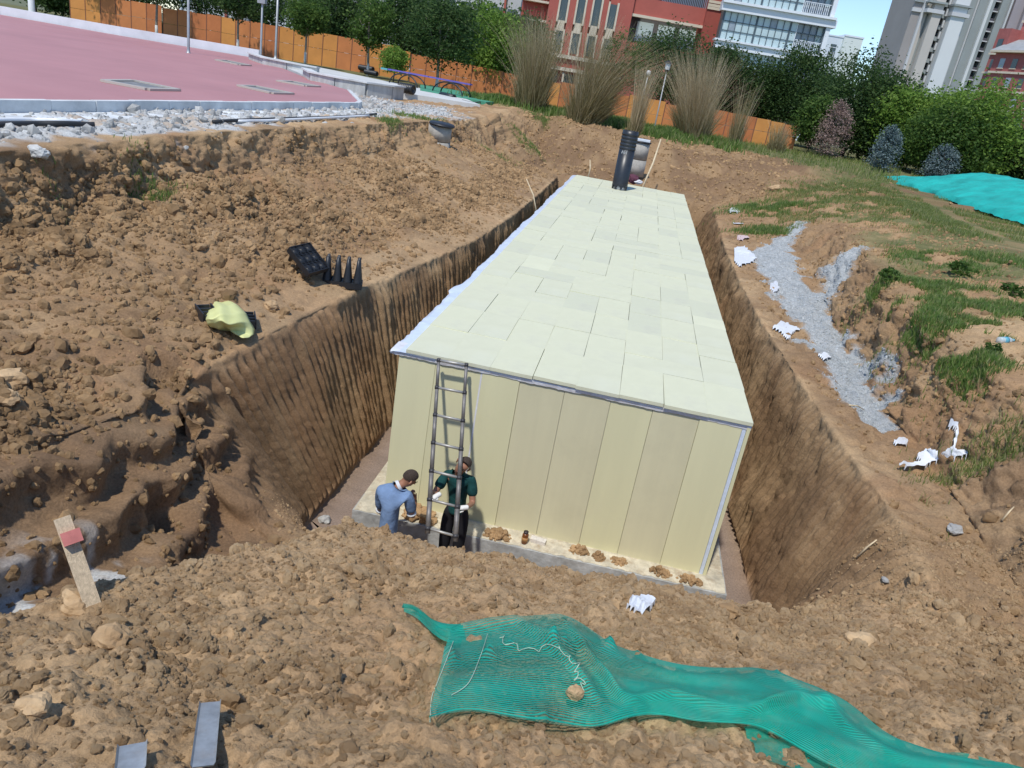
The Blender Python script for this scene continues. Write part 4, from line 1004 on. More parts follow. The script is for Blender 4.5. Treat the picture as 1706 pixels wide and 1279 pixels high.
for pa, pb, lb in (((1415, 677), (1441, 686), "short pale stick lying on the lower end of the gravel"), ((592, 633), (618, 624), "thin pale stick caught in the left pit wall"), ((1428, 932), (1462, 903), "pale root sticking out of the right pit edge"), ((1670, 870), (1690, 848), "pale stick at the far right edge of the bank")):
    a_, b_ = hit(*pa)[0], hit(*pb)[0]
    if (a_ - b_).length > 1.2: b_ = a_ + (b_ - a_).normalized() * .5
    mb = MB(); mb.tube([a_ + Vector((-.01, 0, .02)), (a_ + b_) / 2 + Vector((-.02, -.02, .06)), b_ + Vector((-.02, -.01, .03))], [.012, .010, .006], 6)
    mb.build("dry_stick", M_wood2, None, True, label=lb, cat="stick", group="loose sticks")
# --- drainage modules (black, honeycomb tray with cones)
def module(name, lb, P0, ex, ey, ez, nx, ny, cone_h, rows_up=True, group=None):
    r_ = root(name, lb, "plastic crate", P0, group=group)
    ex, ey, ez = Vector(ex), Vector(ey), Vector(ez)
    B = Matrix(((*[ex[i] for i in range(0)],), ) * 0) if False else None
    X_, Y_, Z_ = ex.normalized(), ey.normalized(), ez.normalized(); lx, ly = ex.length, ey.length
    T = Matrix(((X_.x, Y_.x, Z_.x), (X_.y, Y_.y, Z_.y), (X_.z, Y_.z, Z_.z))).to_4x4()
    f = MB(); t = .012
    for (a, b, c, d) in ((0, lx, 0, t), (0, lx, ly - t, ly), (0, t, t, ly - t), (lx - t, lx, t, ly - t)): f.box(a, b, c, d, -.09, .012, T)
    f.build("rim", M_black, r_)
    g = MB(); n = nx * 2
    for i in range(1, n): g.box(lx * i / n - .006, lx * i / n + .006, t, ly - t, -.03, 0, T)
    for j in range(1, ny * 2): g.box(t, lx - t, ly * j / (ny * 2) - .006, ly * j / (ny * 2) + .006, -.029, .002, T)
    for i in range(n):
        for j in range(ny * 2):
            if (i + j) % 2 == 0: g.lathe([(.028, -.03), (.028, .006), (.020, .006), (.020, -.03)], (lx * (i + .5) / n, ly * (j + .5) / (ny * 2), 0), 8, T)
    g.build("grid", M_black, r_)
    s = 1 if rows_up else -1; cm = None
    for i in range(nx):
        for j in range(ny):
            c = (lx * (i + .5) / nx, ly * (j + .5) / ny, 0)
            if cm is None: cm = MB().lathe([(.078, 0), (.072, .02 * s), (.058, cone_h * .35 * s), (.056, cone_h * .37 * s), (.045, cone_h * .6 * s), (.042, cone_h * .63 * s), (.026, cone_h * s), (.001, cone_h * s)], n=12).mesh("cone", M_black, True)
            o = link_mesh("cone", cm, r_); o.matrix_local = T @ Matrix.Translation(Vector(c))
    return r_
g_ = hit(530, 476)[0].z
C_ = unz(515, 456, g_ + .24); B_ = unz(567, 470, g_ + .10)
A_ = min((unz(481, 412, g_ + z_) for z_ in np.arange(.0, .7, .02)), key=lambda p: abs((p - C_).length - .56) + .15 * abs((p - C_).normalized().dot((B_ - C_).normalized())))
ex = C_ - A_; ey = B_ - C_; ey = ey - ex.normalized() * ey.dot(ex.normalized()) * .6; ez = ex.cross(ey)
if ez.z < 0: A_, ex = A_ + ex, -ex; ez = ex.cross(ey)
ey = ey - ex.normalized() * ey.dot(ex.normalized())
module("drainage_crate", "black honeycomb drainage crate tilted face up on the left bench", A_, ex, ey, ex.cross(ey), 3, 3, .24, False, "drainage crates")
P_ = unz(535, 467, g_ + .04); ex = unz(603, 475, g_ + .04) - P_; ez = Vector((0, 0, 1)); ex.z = 0; ey = ez.cross(ex).normalized() * .3
module("drainage_crate", "black drainage crate with upright cones behind the tilted one", P_, ex, ey, ez, 4, 2, .40, True, "drainage crates")
# --- yellow sheet over two black crates
M_yel = mat("pale_yellow_sheet", (.78, .80, .36), .5, var=.06, scale=3, bump=.3, bscale=8, transl=.15)
hc = hit(385, 545)[0]
def bp_(u, v, dz): 
    return unz(u, v, hc.z + dz)
outer = [(342, 520), (350, 510), (381, 500), (395, 508), (410, 522), (424, 548), (422, 560), (404, 564), (388, 552), (366, 550), (349, 546), (342, 535)]
rows = [([(345, 517), (352, 509), (366, 503), (381, 499)], .10), ([(343, 524), (356, 518), (380, 510), (396, 508)], .26), ([(342, 533), (356, 532), (386, 525), (411, 522)], .30), ([(345, 541), (360, 539), (385, 541), (418, 536)], .24), ([(350, 546), (366, 548), (384, 546), (424, 548)], .14), ([(356, 548), (372, 551), (390, 553), (423, 558)], .06), ([(372, 551), (386, 553), (404, 564), (418, 561)], .03)]
yv = []; nr_ = 30; ncl = 22
for i in range(nr_ + 1):
    t = i / nr_ * (len(rows) - 1); k0 = min(int(t), len(rows) - 2); f_ = t - k0; f_ = f_ * f_ * (3 - 2 * f_) * .5 + f_ * .5
    for j in range(ncl + 1):
        a_ = cubic(rows[k0][0], j / ncl); b_ = cubic(rows[k0 + 1][0], j / ncl); z_ = rows[k0][1] * (1 - f_) + rows[k0 + 1][1] * f_
        crease = .035 * abs(((j / ncl - .55 + .15 * i / nr_) * 3) % 1 - .5) + .03 * math.exp(-((j / ncl - .45) * 9) ** 2)
        edge = math.sin(math.pi * j / ncl) ** .4
        p = unz(a_[0] * (1 - f_) + b_[0] * f_, a_[1] * (1 - f_) + b_[1] * f_, hc.z + z_ * (.35 + .65 * edge)); yv.append(p + Vector((0, 0, crease)))
yf = [(i * (ncl + 1) + j, (i + 1) * (ncl + 1) + j, (i + 1) * (ncl + 1) + j + 1, i * (ncl + 1) + j + 1) for i in range(nr_) for j in range(ncl)]
ys_ = meshobj("yellow_sheet", yv, yf, M_yel, None, True, label="pale yellow sheet folded over a black crate on the left bench", cat="sheet")
sm_ = ys_.modifiers.new("t", 'SOLIDIFY'); sm_.thickness = .006
for (u, v), rz, ln, lb in (((345, 530), 1.15, .42, "black crate sticking out left of the yellow sheet"), ((412, 540), .9, .36, "black crate sticking out right of the yellow sheet")):
    g = hit(u, v + 4)[0]; r_ = root("drainage_crate", lb, "plastic crate", g + Vector((0, 0, .03)), rz + 1.2, group="drainage crates")
    MB().box(-ln / 2, ln / 2, -.09, .09, 0, .025).build("base_plate", M_black, r_)
    for k_ in range(4): MB().box(-ln / 2 + ln * k_ / 3 - .012, -ln / 2 + ln * k_ / 3 + .012, -.085, .085, .026, .12).build("rib", M_black, r_)
    MB().box(-ln / 2, ln / 2, -.105, -.091, 0, .14).build("side_plate", M_black, r_); MB().box(-ln / 2, ln / 2, .091, .105, 0, .14).build("side_plate", M_black, r_)

# single large rocks one can point at
for i, (u, v, s, lb, m) in enumerate((
    (15, 640, .17, "big pale rock at the left edge above the gully", M_clod), (12, 668, .12, "pale rock below the big one at the left edge", M_clod), (88, 482, .05, "small round stone left of the yellow sheet", M_clod_d),
    (452, 512, .11, "pale flat rock between the yellow sheet and the crates", M_clod), (190, 1065, .065, "upright pale clod on the near mound right of the stake foot", M_clod),
    (130, 1010, .09, "large brown clod at the foot of the timber stake", M_clod), (60, 1180, .05, "tan clod at the bottom left of the near mound", M_clod),
    (1435, 1075, .085, "pale boulder on the mound crest at the right end of the pit", M_clod), (1215, 1022, .07, "dark clod on the mound crest before the slab corner", M_clod_d),
    (1040, 800, .0, "", M_clod), (540, 868, .09, "whitish stone beside the left slab corner", M_rub), (1590, 885, .08, "flat pale stone on the right bank", M_rub),
    (65, 258, .14, "white rubble lump on the left soil edge", M_rub), (905, 205, .25, "", M_rub), (1475, 968, .04, "small white stone on the right slope", M_rub), (1292, 318, .28, "pale slab of stone on the right bank rim", M_clod))):
    if not lb: continue
    g = hit(u, v)[0]; lumpy("rock", g + Vector((0, 0, s * .3)), (s, s * .85, s * .65), m, 30 + i, 3, .6, 1.9, label=lb, cat="rock", group="single rocks on the site")

# --- right-hand green net on the berm
M_net2 = mat("green_dust_net", (.012, .38, .33), .6, var=.3, scale=1.0, stretch=(1, 1, 1), bump=.6, bscale=4, bdist=.05, dirt=.3, dirtcol=(.02, .22, .18), dscale=1.5)
bv = []; nb, nl = 70, 90
A0 = unz(1466, 294, 3.92); A1 = unz(1712, 372, 3.9)
A1 = A1 + (A1 - A0) * .12
out_ = Vector((1, .12, 0)).normalized()
from mathutils import noise as mnoise
for i in range(nl + 1):
    t = i / nl; p = A0.lerp(A1, t)
    wid = 8.0 + 3 * t
    for j in range(nb + 1):
        s = j / nb; q = p + out_ * wid * s
        hgt = 1.15 * math.sin(min(1, s * 2.2) * math.pi / 2) * (math.sin(math.pi * min(1, max(0, .5 + .5 * (1 - max(0, s - .5) * 2)))) if s > .5 else 1) * min(1, .25 + t * 3)
        fold = .10 * abs(mnoise.noise(Vector((q.x * .5, q.y * 2.4, 3)))) + .06 * mnoise.noise(Vector((q.x * 2.5, q.y * 2.5, 1)))
        edge = .35 * mnoise.noise(Vector((q.y * .8, 7, 0)))
        bv.append((q.x + (edge if j == 0 else 0), q.y, gz(q.x, q.y) * .0 + 3.9 + max(0, hgt) + fold + (.06 if j else -.1)))
bf = [(i * (nb + 1) + j, i * (nb + 1) + j + 1, (i + 1) * (nb + 1) + j + 1, (i + 1) * (nb + 1) + j) for i in range(nl) for j in range(nb)]
meshobj("dust_net", bv, bf, M_net2, None, True, label="large turquoise dust net covering a berm on the right", cat="dust net")
# ================================================================== LADDER
M_alu = mat("aluminium_tube", (.40, .39, .36), .5, metal=.5, var=.2, scale=14)
M_alud = mat("aluminium_rail_worn", (.20, .19, .18), .55, metal=.35, var=.3, scale=10)
M_collar = mat("dark_plastic_collar", (.04, .04, .045), .5)
lt = [uny(731, 600, -.16), uny(777, 608, -.16)]
lb_ = [uny(713, 880, -1.28), uny(759, 893, -1.28)]
lad = root("ladder", "telescopic aluminium ladder leaning on the front wall beside two workers", "ladder", (lb_[0] + lb_[1]) / 2)
o0 = Vector(lad.location)
for s_ in (0, 1):
    d = lt[s_] - lb_[s_]
    for i in range(6):
        a = lb_[s_] + d * (i / 6 - (.03 if i == 0 else 0)) - o0; b = lb_[s_] + d * ((i + 1) / 6 + (.012 if i == 5 else 0)) - o0
        MB().bar(a, b, .033 - .0022 * i, 14).build("rail_tube", M_alud, lad, True)
for i in range(7):
    a = lb_[0].lerp(lt[0], i / 6) - o0; b = lb_[1].lerp(lt[1], i / 6) - o0
    MB().bar(a, b, .019, 10).build("rung", M_alu, lad, True)
    for q in (a, b):
        dz = (lt[0] - lb_[0]).normalized()
        MB().bar(q - dz * .022, q + dz * .022, .041 - .0022 * i, 14).build("collar", M_collar, lad, True)

# ================================================================== PEOPLE
def skin(name, joints, edges, rad, m, parent=None, sub=2, rootv=0, xform=None, **k):
    me = bpy.data.meshes.new(name); P = [Vector(j) for j in joints]
    me.from_pydata(P, edges, []); o = bpy.data.objects.new(name, me); COL.objects.link(o)
    md = o.modifiers.new("skin", 'SKIN')
    for i, r_ in enumerate(rad):
        r_ = r_ if hasattr(r_, '__len__') else (r_, r_); me.skin_vertices[0].data[i].radius = r_
        me.skin_vertices[0].data[i].use_root = (i == rootv)
    md.use_smooth_shade = True; md.branch_smoothing = .4
    ss = o.modifiers.new("sub", 'SUBSURF'); ss.levels = sub; ss.render_levels = sub
    dg_ = bpy.context.evaluated_depsgraph_get(); me2 = bpy.data.meshes.new_from_object(o.evaluated_get(dg_), depsgraph=dg_)
    bpy.data.objects.remove(o); me2.name = name; me2.materials.clear(); me2.materials.append(m)
    me2.polygons.foreach_set("use_smooth", [True] * len(me2.polygons))
    o2 = bpy.data.objects.new(name, me2); put(o2, parent, **k); return o2
M_skin = mat("tanned_skin", (.34, .17, .105), .55, var=.08, scale=12)
M_hair = mat("short_dark_hair", (.048, .034, .026), .95, var=.5, scale=60, bump=.5, bscale=90)
M_teal = mat("dark_green_tshirt", (.010, .055, .055), .9, var=.25, scale=7, bump=.9, bscale=9, bdist=.03, spec=.2)
M_blue_s = mat("faded_blue_polo", (.17, .26, .43), .9, var=.2, scale=5, bump=.9, bscale=8, bdist=.03, spec=.2)
M_trim = mat("white_trim", (.62, .66, .70), .8)
M_trou = mat("black_trousers", (.022, .022, .026), .95, spec=.02)
M_glove = mat("white_work_glove", (.70, .70, .66), .9, bump=.3, bscale=60)
M_eye = mat("eye_dark", (.02, .015, .012), .3)
def person(name, label, loc, J, gloves, shirt_m, trim, tone):
    """J: joints in world coordinates"""
    r_ = root(name, label, "person", loc); O = Vector(loc)
    g = {k_: Vector(v) - O for k_, v in J.items()}
    names = ['pelvis', 'waist', 'chest', 'neckb', 'neckt', 'shl', 'ell', 'wrl', 'shr', 'elr', 'wrr', 'hipl', 'knl', 'anl', 'tol', 'hipr', 'knr', 'anr', 'tor', 'palml', 'palmr']
    rad = [(.10, .075), (.095, .07), (.11, .075), (.060, .055), (.058, .06), .058, .042, .028, .058, .042, .028, .085, .058, .040, .035, .085, .058, .040, .035, (.036, .02), (.036, .02)]
    E_ = [('pelvis', 'waist'), ('waist', 'chest'), ('chest', 'neckb'), ('neckb', 'neckt'), ('chest', 'shl'), ('shl', 'ell'), ('ell', 'wrl'), ('chest', 'shr'), ('shr', 'elr'), ('elr', 'wrr'),
          ('pelvis', 'hipl'), ('hipl', 'knl'), ('knl', 'anl'), ('anl', 'tol'), ('pelvis', 'hipr'), ('hipr', 'knr'), ('knr', 'anr'), ('anr', 'tor'), ('wrl', 'palml'), ('wrr', 'palmr')]
    pts = [g[n] for n in names]; rr = list(rad); ee = [(names.index(a), names.index(b)) for a, b in E_]
    # head is part of the continuous body
    hd = g['headdir'] if False else (Vector(J['head']) - Vector(J['neckt']))
    hc_ = g['head']; up = hd.normalized(); face = Vector(J['face']).normalized(); face = (face - up * face.dot(up)).normalized(); sd_ = up.cross(face)
    k0 = len(pts)
    pts += [hc_ - up * .055 + face * .018, hc_ + up * .015, hc_ + up * .075 - face * .01]
    rr += [(.074, .082), (.087, .102), (.067, .083)]; ee += [(names.index('neckt'), k0), (k0, k0 + 1), (k0 + 1, k0 + 2)]
    body = skin("body", pts, ee, rr, M_skin, r_)
    # fingers of each hand, closed round what they hold
    for tag_, gl in (('l', gloves[0]), ('r', gloves[1])):
        pm_ = g['palm' + tag_]; wr = g['wr' + tag_]; ax_ = (pm_ - wr).normalized(); cu = Vector(J['curl' + tag_]).normalized(); cu = (cu - ax_ * cu.dot(ax_)).normalized(); lat = ax_.cross(cu)
        mm = M_glove if gl else M_skin
        for q, (of, ln) in enumerate(((-.027, .066), (-.009, .076), (.009, .072), (.027, .058))):
            b0 = pm_ + lat * of - ax_ * .01; b1 = pm_ + lat * of + ax_ * ln * .42; b2 = b1 + ax_ * ln * .12 + cu * ln * .42; b3 = b2 - ax_ * ln * .30 + cu * ln * .18
            skin("finger", [b0, b1, b2, b3], [(0, 1), (1, 2), (2, 3)], [.0115, .0105, .0095, .008], mm, r_, 1)
        th = [wr + ax_ * .02 - lat * .015, wr + ax_ * .05 - lat * .045 + cu * .015, pm_ - lat * .04 + cu * .045 + ax_ * .01]
        skin("thumb", th, [(0, 1), (1, 2)], [.013, .012, .010], mm, r_, 1)
        if gl: skin("glove", [wr - ax_ * .035, wr, pm_, pm_ + ax_ * .01], [(0, 1), (1, 2), (2, 3)], [.036, .035, (.044, .027), (.04, .024)], M_glove, r_, 2)
    # shirt
    def mixp(a, b, t): return g[a].lerp(g[b], t)
    P_ = [g['waist'], g['chest'], g['neckb'] - (g['neckb'] - g['chest']) * .12, g['shl'], mixp('shl', 'ell', .75), g['shr'], mixp('shr', 'elr', .75), g['pelvis'] - (g['waist'] - g['pelvis']).normalized() * .04]
    shirt = skin("shirt", P_, [(0, 1), (1, 2), (1, 3), (3, 4), (1, 5), (5, 6), (0, 7)], [(.172, .128), (.190, .135), (.105, .095), .084, .076, .084, .076, (.180, .135)], shirt_m, r_)
    for a, b in (('shl', 'ell'), ('shr', 'elr')):
        if trim:
            c0 = mixp(a, b, .78); c1_ = mixp(a, b, .835); MB().bar(c0, c1_, .066, 16, .066).build("sleeve_band", trim, r_, True)
    nk_ = g['neckb']; nd = (g['neckt'] - g['neckb']).normalized()
    MB().bar(nk_ - nd * .028, nk_ + nd * .012, .080, 18, .066, cap=False).build("collar", trim or shirt_m, r_, True)
    # trousers
    skin("trousers", [g['pelvis'], g['hipl'], g['knl'], g['anl'] + Vector((0, 0, .02)), g['hipr'], g['knr'], g['anr'] + Vector((0, 0, .02)), g['pelvis'] + (g['waist'] - g['pelvis']) * .5],
         [(0, 1), (1, 2), (2, 3), (0, 4), (4, 5), (5, 6), (0, 7)], [(.148, .115), .105, .090, .074, .105, .090, .074, (.15, .12)], M_trou, r_)
    for a, t_ in (('anl', 'tol'), ('anr', 'tor')):
        skin("shoe", [g[a] - Vector((0, 0, .03)), (g[a] + g[t_]) / 2 - Vector((0, 0, .04)), g[t_] - Vector((0, 0, .03))], [(0, 1), (1, 2)], [.048, .05, .042], M_black_rough, r_, 2)
    # hair: a thin cap hugging the skull
    hv = []; hf = []; nu_, nv_ = 22, 12
    Mh = Matrix(((sd_.x, face.x, up.x), (sd_.y, face.y, up.y), (sd_.z, face.z, up.z)))
    for i in range(nv_ + 1):
        for j in range(nu_):
            an = 2 * math.pi * j / nu_; fr = math.sin(an)   # +1 = face side
            low = .48 - .26 * fr if fr > 0 else .48 + .20 * -fr
            th_ = math.pi * low * i / nv_ ; x = math.sin(th_) * math.cos(an) * .0885; y = math.sin(th_) * fr * .104 - .008; z = math.cos(th_) * .108 + .030
            hv.append(Mh @ Vector((x, y, z)) + hc_)
    for i in range(nv_):
        for j in range(nu_): hf.append((i * nu_ + j, (i + 1) * nu_ + j, (i + 1) * nu_ + (j + 1) % nu_, i * nu_ + (j + 1) % nu_))
    h_ = meshobj("hair", hv, hf, M_hair, r_, True)
    def at(x, y, z): return Mh @ Vector((x, y, z)) + hc_
    MB().tube([at(0, .098, .02), at(0, .119, -.018), at(0, .102, -.03)], [.009, .015, .008], 8).build("nose", M_skin, r_, True)
    MB().tube([at(-.026, .092, -.060), at(0, .100, -.058), at(.026, .092, -.060)], [.004, .007, .004], 6).build("mouth", mat("lips", (.26, .10, .08), .5) if "lips" not in bpy.data.materials else bpy.data.materials["lips"], r_, True)
    for sx in (-1, 1):
        MB().lathe([(.001, -.008), (.009, -.004), (.011, 0), (.009, .004), (.001, .008)], n=8).build("eye", M_eye, r_, True).location = at(sx * .032, .096, .018)
        MB().tube([at(sx * .048, .094, .038), at(sx * .016, .105, .039)], .005, 5).build("eyebrow", M_hair, r_, True)
        MB().tube([at(sx * .088, -.012, .03), at(sx * .103, -.018, .015), at(sx * .092, -.006, -.037)], [.010, .014, .008], 7).build("ear", M_skin, r_, True)
    return r_
FL = -.36
# worker in the green T-shirt: facing the camera, both hands on the ladder rails
hx = uny(771, 784, -.66); rl = lambda s_, t: lb_[s_].lerp(lt[s_], t)
hand_l = rl(1, .155) + Vector((.0, -.0, 0)); hand_r = rl(0, .17)
shz = 0.98
J = dict(pelvis=(1.20, -.60, .50), waist=(1.19, -.60, .68), chest=(1.17, -.62, .90), neckb=(1.165, -.65, 1.09), neckt=(1.155, -.68, 1.14), head=(hx.x, -.70, 1.235), face=(-.25, -1, -.35),
         shl=(1.345, -.61, 1.01), ell=(1.415, -.72, .72), shr=(.995, -.62, 1.01), elr=(.90, -.80, .78),
         hipl=(1.30, -.60, .44), knl=(1.30, -.63, .04), anl=(1.30, -.60, FL + .08), tol=(1.31, -.80, FL + .06), hipr=(1.10, -.60, .44), knr=(1.10, -.63, .04), anr=(1.10, -.60, FL + .08), tor=(1.08, -.80, FL + .06))
J['palml'] = tuple(hand_l + Vector((.028, .0, .0)) + Vector((.0, .035, 0))); J['palmr'] = tuple(hand_r + Vector((.03, .04, 0)))
J['wrl'] = tuple(Vector(J['palml']) + Vector((.075, .03, .01))); J['wrr'] = tuple(Vector(J['palmr']) + Vector((.06, .06, .03)))
J['curll'] = (-.2, -1, 0); J['curlr'] = (-.3, -1, 0)
person("person", "man in a dark green T-shirt and black trousers gripping the ladder in white gloves", (1.2, -.62, FL), J, (True, True), M_teal, None, 0)
# worker in the blue polo: back to the camera, head bowed to the right, hand raised to his face
yb = -1.02
h2 = uny(680, 800, yb + .02); c2_ = uny(650, 838, yb)
J = dict(pelvis=tuple(uny(646, 892, yb)), waist=tuple(uny(648, 862, yb)), chest=tuple(uny(654, 826, yb + .0)), neckb=tuple(uny(666, 808, yb + .03)), neckt=tuple(uny(672, 805, yb + .05)), head=tuple(h2 + Vector((.0, .05, .0))), face=(.8, .55, -.45),
         shl=tuple(uny(634, 815, yb + .04)), ell=tuple(uny(634, 856, yb + .26)), wrl=tuple(uny(655, 836, yb + .36)), palml=tuple(uny(664, 828, yb + .38)),
         shr=tuple(uny(680, 824, yb + .0)), elr=tuple(uny(687, 862, yb + .12)), wrr=tuple(uny(692, 834, yb + .20)), palmr=tuple(uny(687, 822, yb + .17)), curll=(1, .0, .2), curlr=(-.3, -.2, 1))
pz = Vector(J['pelvis'])
for s_, sx in (('l', -.095), ('r', .095)):
    J['hip' + s_] = tuple(pz + Vector((sx, 0, -.05))); J['kn' + s_] = (pz.x + sx * 1.1, pz.y + .08, (pz.z + FL) / 2 + .03); J['an' + s_] = (pz.x + sx * 1.1, pz.y, FL + .08); J['to' + s_] = (pz.x + sx * 1.1 + .03, pz.y + .17, FL + .06)
person("person", "man in a faded blue polo shirt, back turned, head bowed, hand raised to his face", (pz.x, pz.y, FL), J, (False, False), M_blue_s, M_trim, 0)
# ================================================================== VEGETATION
def leaf_material(name, cols, transl=.5):
    m = mat(name, cols[0], .6, spec=.25)
    nt = m.node_tree; L = nt.links.new; b = nt.nodes["Principled BSDF"]
    a = nt.nodes.new("ShaderNodeAttribute"); a.attribute_name = "tint"
    cr = nt.nodes.new("ShaderNodeValToRGB"); el = cr.color_ramp.elements
    el[0].color = (*cols[0], 1); el[1].color = (*cols[-1], 1)
    for i, c in enumerate(cols[1:-1]): e = el.new((i + 1) / (len(cols) - 1)); e.color = (*c, 1)
    L(a.outputs["Fac"], cr.inputs[0]); L(cr.outputs[0], b.inputs["Base Color"])
    t = nt.nodes.new("ShaderNodeBsdfTranslucent"); L(cr.outputs[0], t.inputs[0])
    ms = nt.nodes.new("ShaderNodeMixShader"); ms.inputs[0].default_value = transl
    L(b.outputs[0], ms.inputs[1]); L(t.outputs[0], ms.inputs[2]); L(ms.outputs[0], nt.nodes["Material Output"].inputs[0])
    return m
def add_tint(me, vals):
    at = me.attributes.new("tint", 'FLOAT', 'POINT'); at.data.foreach_set("value", np.asarray(vals, np.float32))
def leaf_cards(C_, size, rng, tint, aspect=.55, updir=None):
    """C_ (n,3) centres -> pointed leaf quads (rhombi)"""
    n = len(C_); a = rng.normal(size=(n, 3)); a[:, 2] *= .6
    if updir is not None: a = a * .5 + updir
    a /= np.linalg.norm(a, axis=1, keepdims=True)
    b = rng.normal(size=(n, 3)); b -= a * (a * b).sum(1, keepdims=True); b /= np.linalg.norm(b, axis=1, keepdims=True)
    s = (size * rng.uniform(.6, 1.4, n))[:, None]
    V = np.stack([C_ - a * s, C_ + b * s * aspect, C_ + a * s, C_ - b * s * aspect], 1).reshape(-1, 3)
    F = np.arange(4 * n).reshape(n, 4)
    return V, F, np.repeat(tint, 4)
def crown_mesh(name, m, rng, rx, rz, nclump, per, leaf, zc, shape='round', spread=.34):
    """clumps of leaves fill an uneven crown; centre zc, half sizes rx, rz"""
    cc = []
    lob = rng.normal(size=(7, 3)); lob /= np.linalg.norm(lob, axis=1, keepdims=True)
    while len(cc) < nclump:
        d = rng.normal(size=3); d /= np.linalg.norm(d); r = rng.uniform(.25, 1) ** .5
        bump = .78 + .30 * max((lob @ d).max(), 0) ** 4 + rng.uniform(-.08, .1)
        p = d * r * bump
        if shape == 'cone' : p[0] *= (1 - .75 * (p[2] + 1) / 2) * 1.35; p[1] *= (1 - .75 * (p[2] + 1) / 2) * 1.35
        if shape == 'low' and p[2] < -.75: continue
        cc.append(p)
    cc = np.array(cc) * [rx, rx, rz] + [0, 0, zc]
    tc = rng.uniform(0, 1, nclump)
    k = np.repeat(np.arange(nclump), per); n = len(k)
    off = rng.normal(size=(n, 3)) * spread * min(rx, rz) * .55 * rng.uniform(.6, 1.2, nclump)[k][:, None]; off[:, 2] *= .6
    P = cc[k] + off; t = np.clip(tc[k] * .6 + rng.uniform(0, .4, n), 0, 1)
    V, F, T = leaf_cards(P, leaf, rng, t)
    me = npmesh(name, V, F, m); add_tint(me, T); return me, cc
def trunk_mesh(name, m, rng, h, r, zc, rx, nb=7, white=False):
    mb = MB(); top = Vector((rng.uniform(-.2, .2), rng.uniform(-.2, .2), zc))
    mb.tube([(0, 0, -.3), (0.02, 0, h * .12), (top.x * .5, top.y * .5, zc * .55), top, top + Vector((0, 0, (h - zc) * .7))], [r * 1.25, r, r * .85, r * .6, r * .15], 8)
    for i in range(nb):
        g = 2 * math.pi * i / nb + rng.uniform(-.3, .3); z0 = zc * rng.uniform(.5, .95); l = rx * rng.uniform(.5, .85)
        a = Vector((top.x * z0 / zc, top.y * z0 / zc, z0)); b = a + Vector((math.cos(g) * l * .5, math.sin(g) * l * .5, l * .45)); c = b + Vector((math.cos(g) * l * .4, math.sin(g) * l * .4, l * .5))
        mb.tube([a, b, c], [r * .5, r * .3, r * .08], 5)
    return mb.mesh(name, m, True)
M_bark = mat("bark", (.10, .075, .055), .95, var=.3, scale=8, bump=.6, bscale=20)
M_bark_l = mat("pale_bark", (.24, .21, .17), .95, var=.3, scale=8, bump=.5, bscale=20)
M_limewash = mat("limewashed_bark", (.55, .54, .50), .9, var=.2, scale=9)
LM = dict(
    dark=leaf_material("leaves_dark_green", [(.022, .048, .018), (.044, .092, .028), (.08, .14, .04), (.115, .18, .055)]),
    mid=leaf_material("leaves_mid_green", [(.035, .075, .018), (.065, .130, .028), (.105, .185, .038), (.15, .23, .05)]),
    light=leaf_material("leaves_light_green", [(.09, .165, .028), (.15, .26, .045), (.22, .35, .06), (.28, .40, .09)]),
    blue=leaf_material("needles_blue_green", [(.06, .10, .10), (.13, .18, .185), (.22, .28, .29)], .1),
    pink=leaf_material("needles_withered_pink", [(.18, .115, .10), (.30, .21, .18), (.40, .30, .26)], .15),
    red=leaf_material("leaves_purple_red", [(.03, .012, .012), (.07, .022, .020), (.10, .05, .03)]),
    yell=leaf_material("leaves_yellow_green", [(.09, .13, .02), (.16, .20, .03), (.24, .25, .05)]))
CM = {}
def variant(kind, shape, seed, nclump, per, leaf, rz=1.0, spread=.34):
    key = (kind, shape, seed, nclump, per, leaf, rz)
    if key not in CM: CM[key] = crown_mesh("crown", LM[kind], np.random.default_rng(seed), 1.0, rz, nclump, per, leaf, 0.0, shape, spread)[0]
    return CM[key]
TRC = {}
def tree(name, lb, cat, grp, u, D, htop, rx, zlow, kind, shape='round', seed=0, z=None, trunk='bark', dens=1.0, leaf=None, tr=None, vbase=None, wash=0, spread=.34):
    """u: photo column of the foot, D: depth, htop: height, crown from zlow to htop"""
    K = .78; D *= K; htop *= K; rx *= K; zlow *= K; wash *= K; tr = tr * K if tr else tr
    p = gp(u, D, 4.0); z = gz(p.x, p.y); p = gp(u, D, z); z = gz(p.x, p.y)
    p = gp(u, D, z); rng = np.random.default_rng(seed + int(u) * 7)
    r_ = root(name, lb, cat, (p.x, p.y, z - .02), rng.uniform(0, 6.28), grp)
    rz = (htop - zlow) / 2; zc = zlow + rz
    lf = (leaf or .11) * .85; nc = int(150 * dens)
    me = variant(kind, shape, seed % 4, nc, 32, lf / rx if rx > 0 else lf, round(rz / rx, 1), spread)
    c = link_mesh("crown", me, r_); c.location = (0, 0, zc); c.scale = (rx, rx, rz / round(rz / rx, 1))
    tm = {'bark': M_bark, 'pale': M_bark_l}[trunk]; rt = tr or .035 * htop * .35 + .03
    o = link_mesh("trunk", trunk_mesh("trunk", tm, rng, htop, rt, zc, rx, 7), r_)
    if wash: 
        MB().bar((0, 0, 0), (0.01, 0, wash), rt * 1.22 + .004, 10, rt * 1.02 + .004).build("limewash_band", M_limewash, r_, True)
    return r_
STREET = "street trees along the orange hoarding"; BACK = "trees behind the orange hoarding"; RB = "trees and shrubs beyond the pit"
tree("street_tree", "young street tree right behind the orange hoarding at the far left corner", "tree", STREET, 172, 84, 7.5, 2.4, 3.1, 'mid', seed=1, wash=1.1, trunk='pale', leaf=.13)
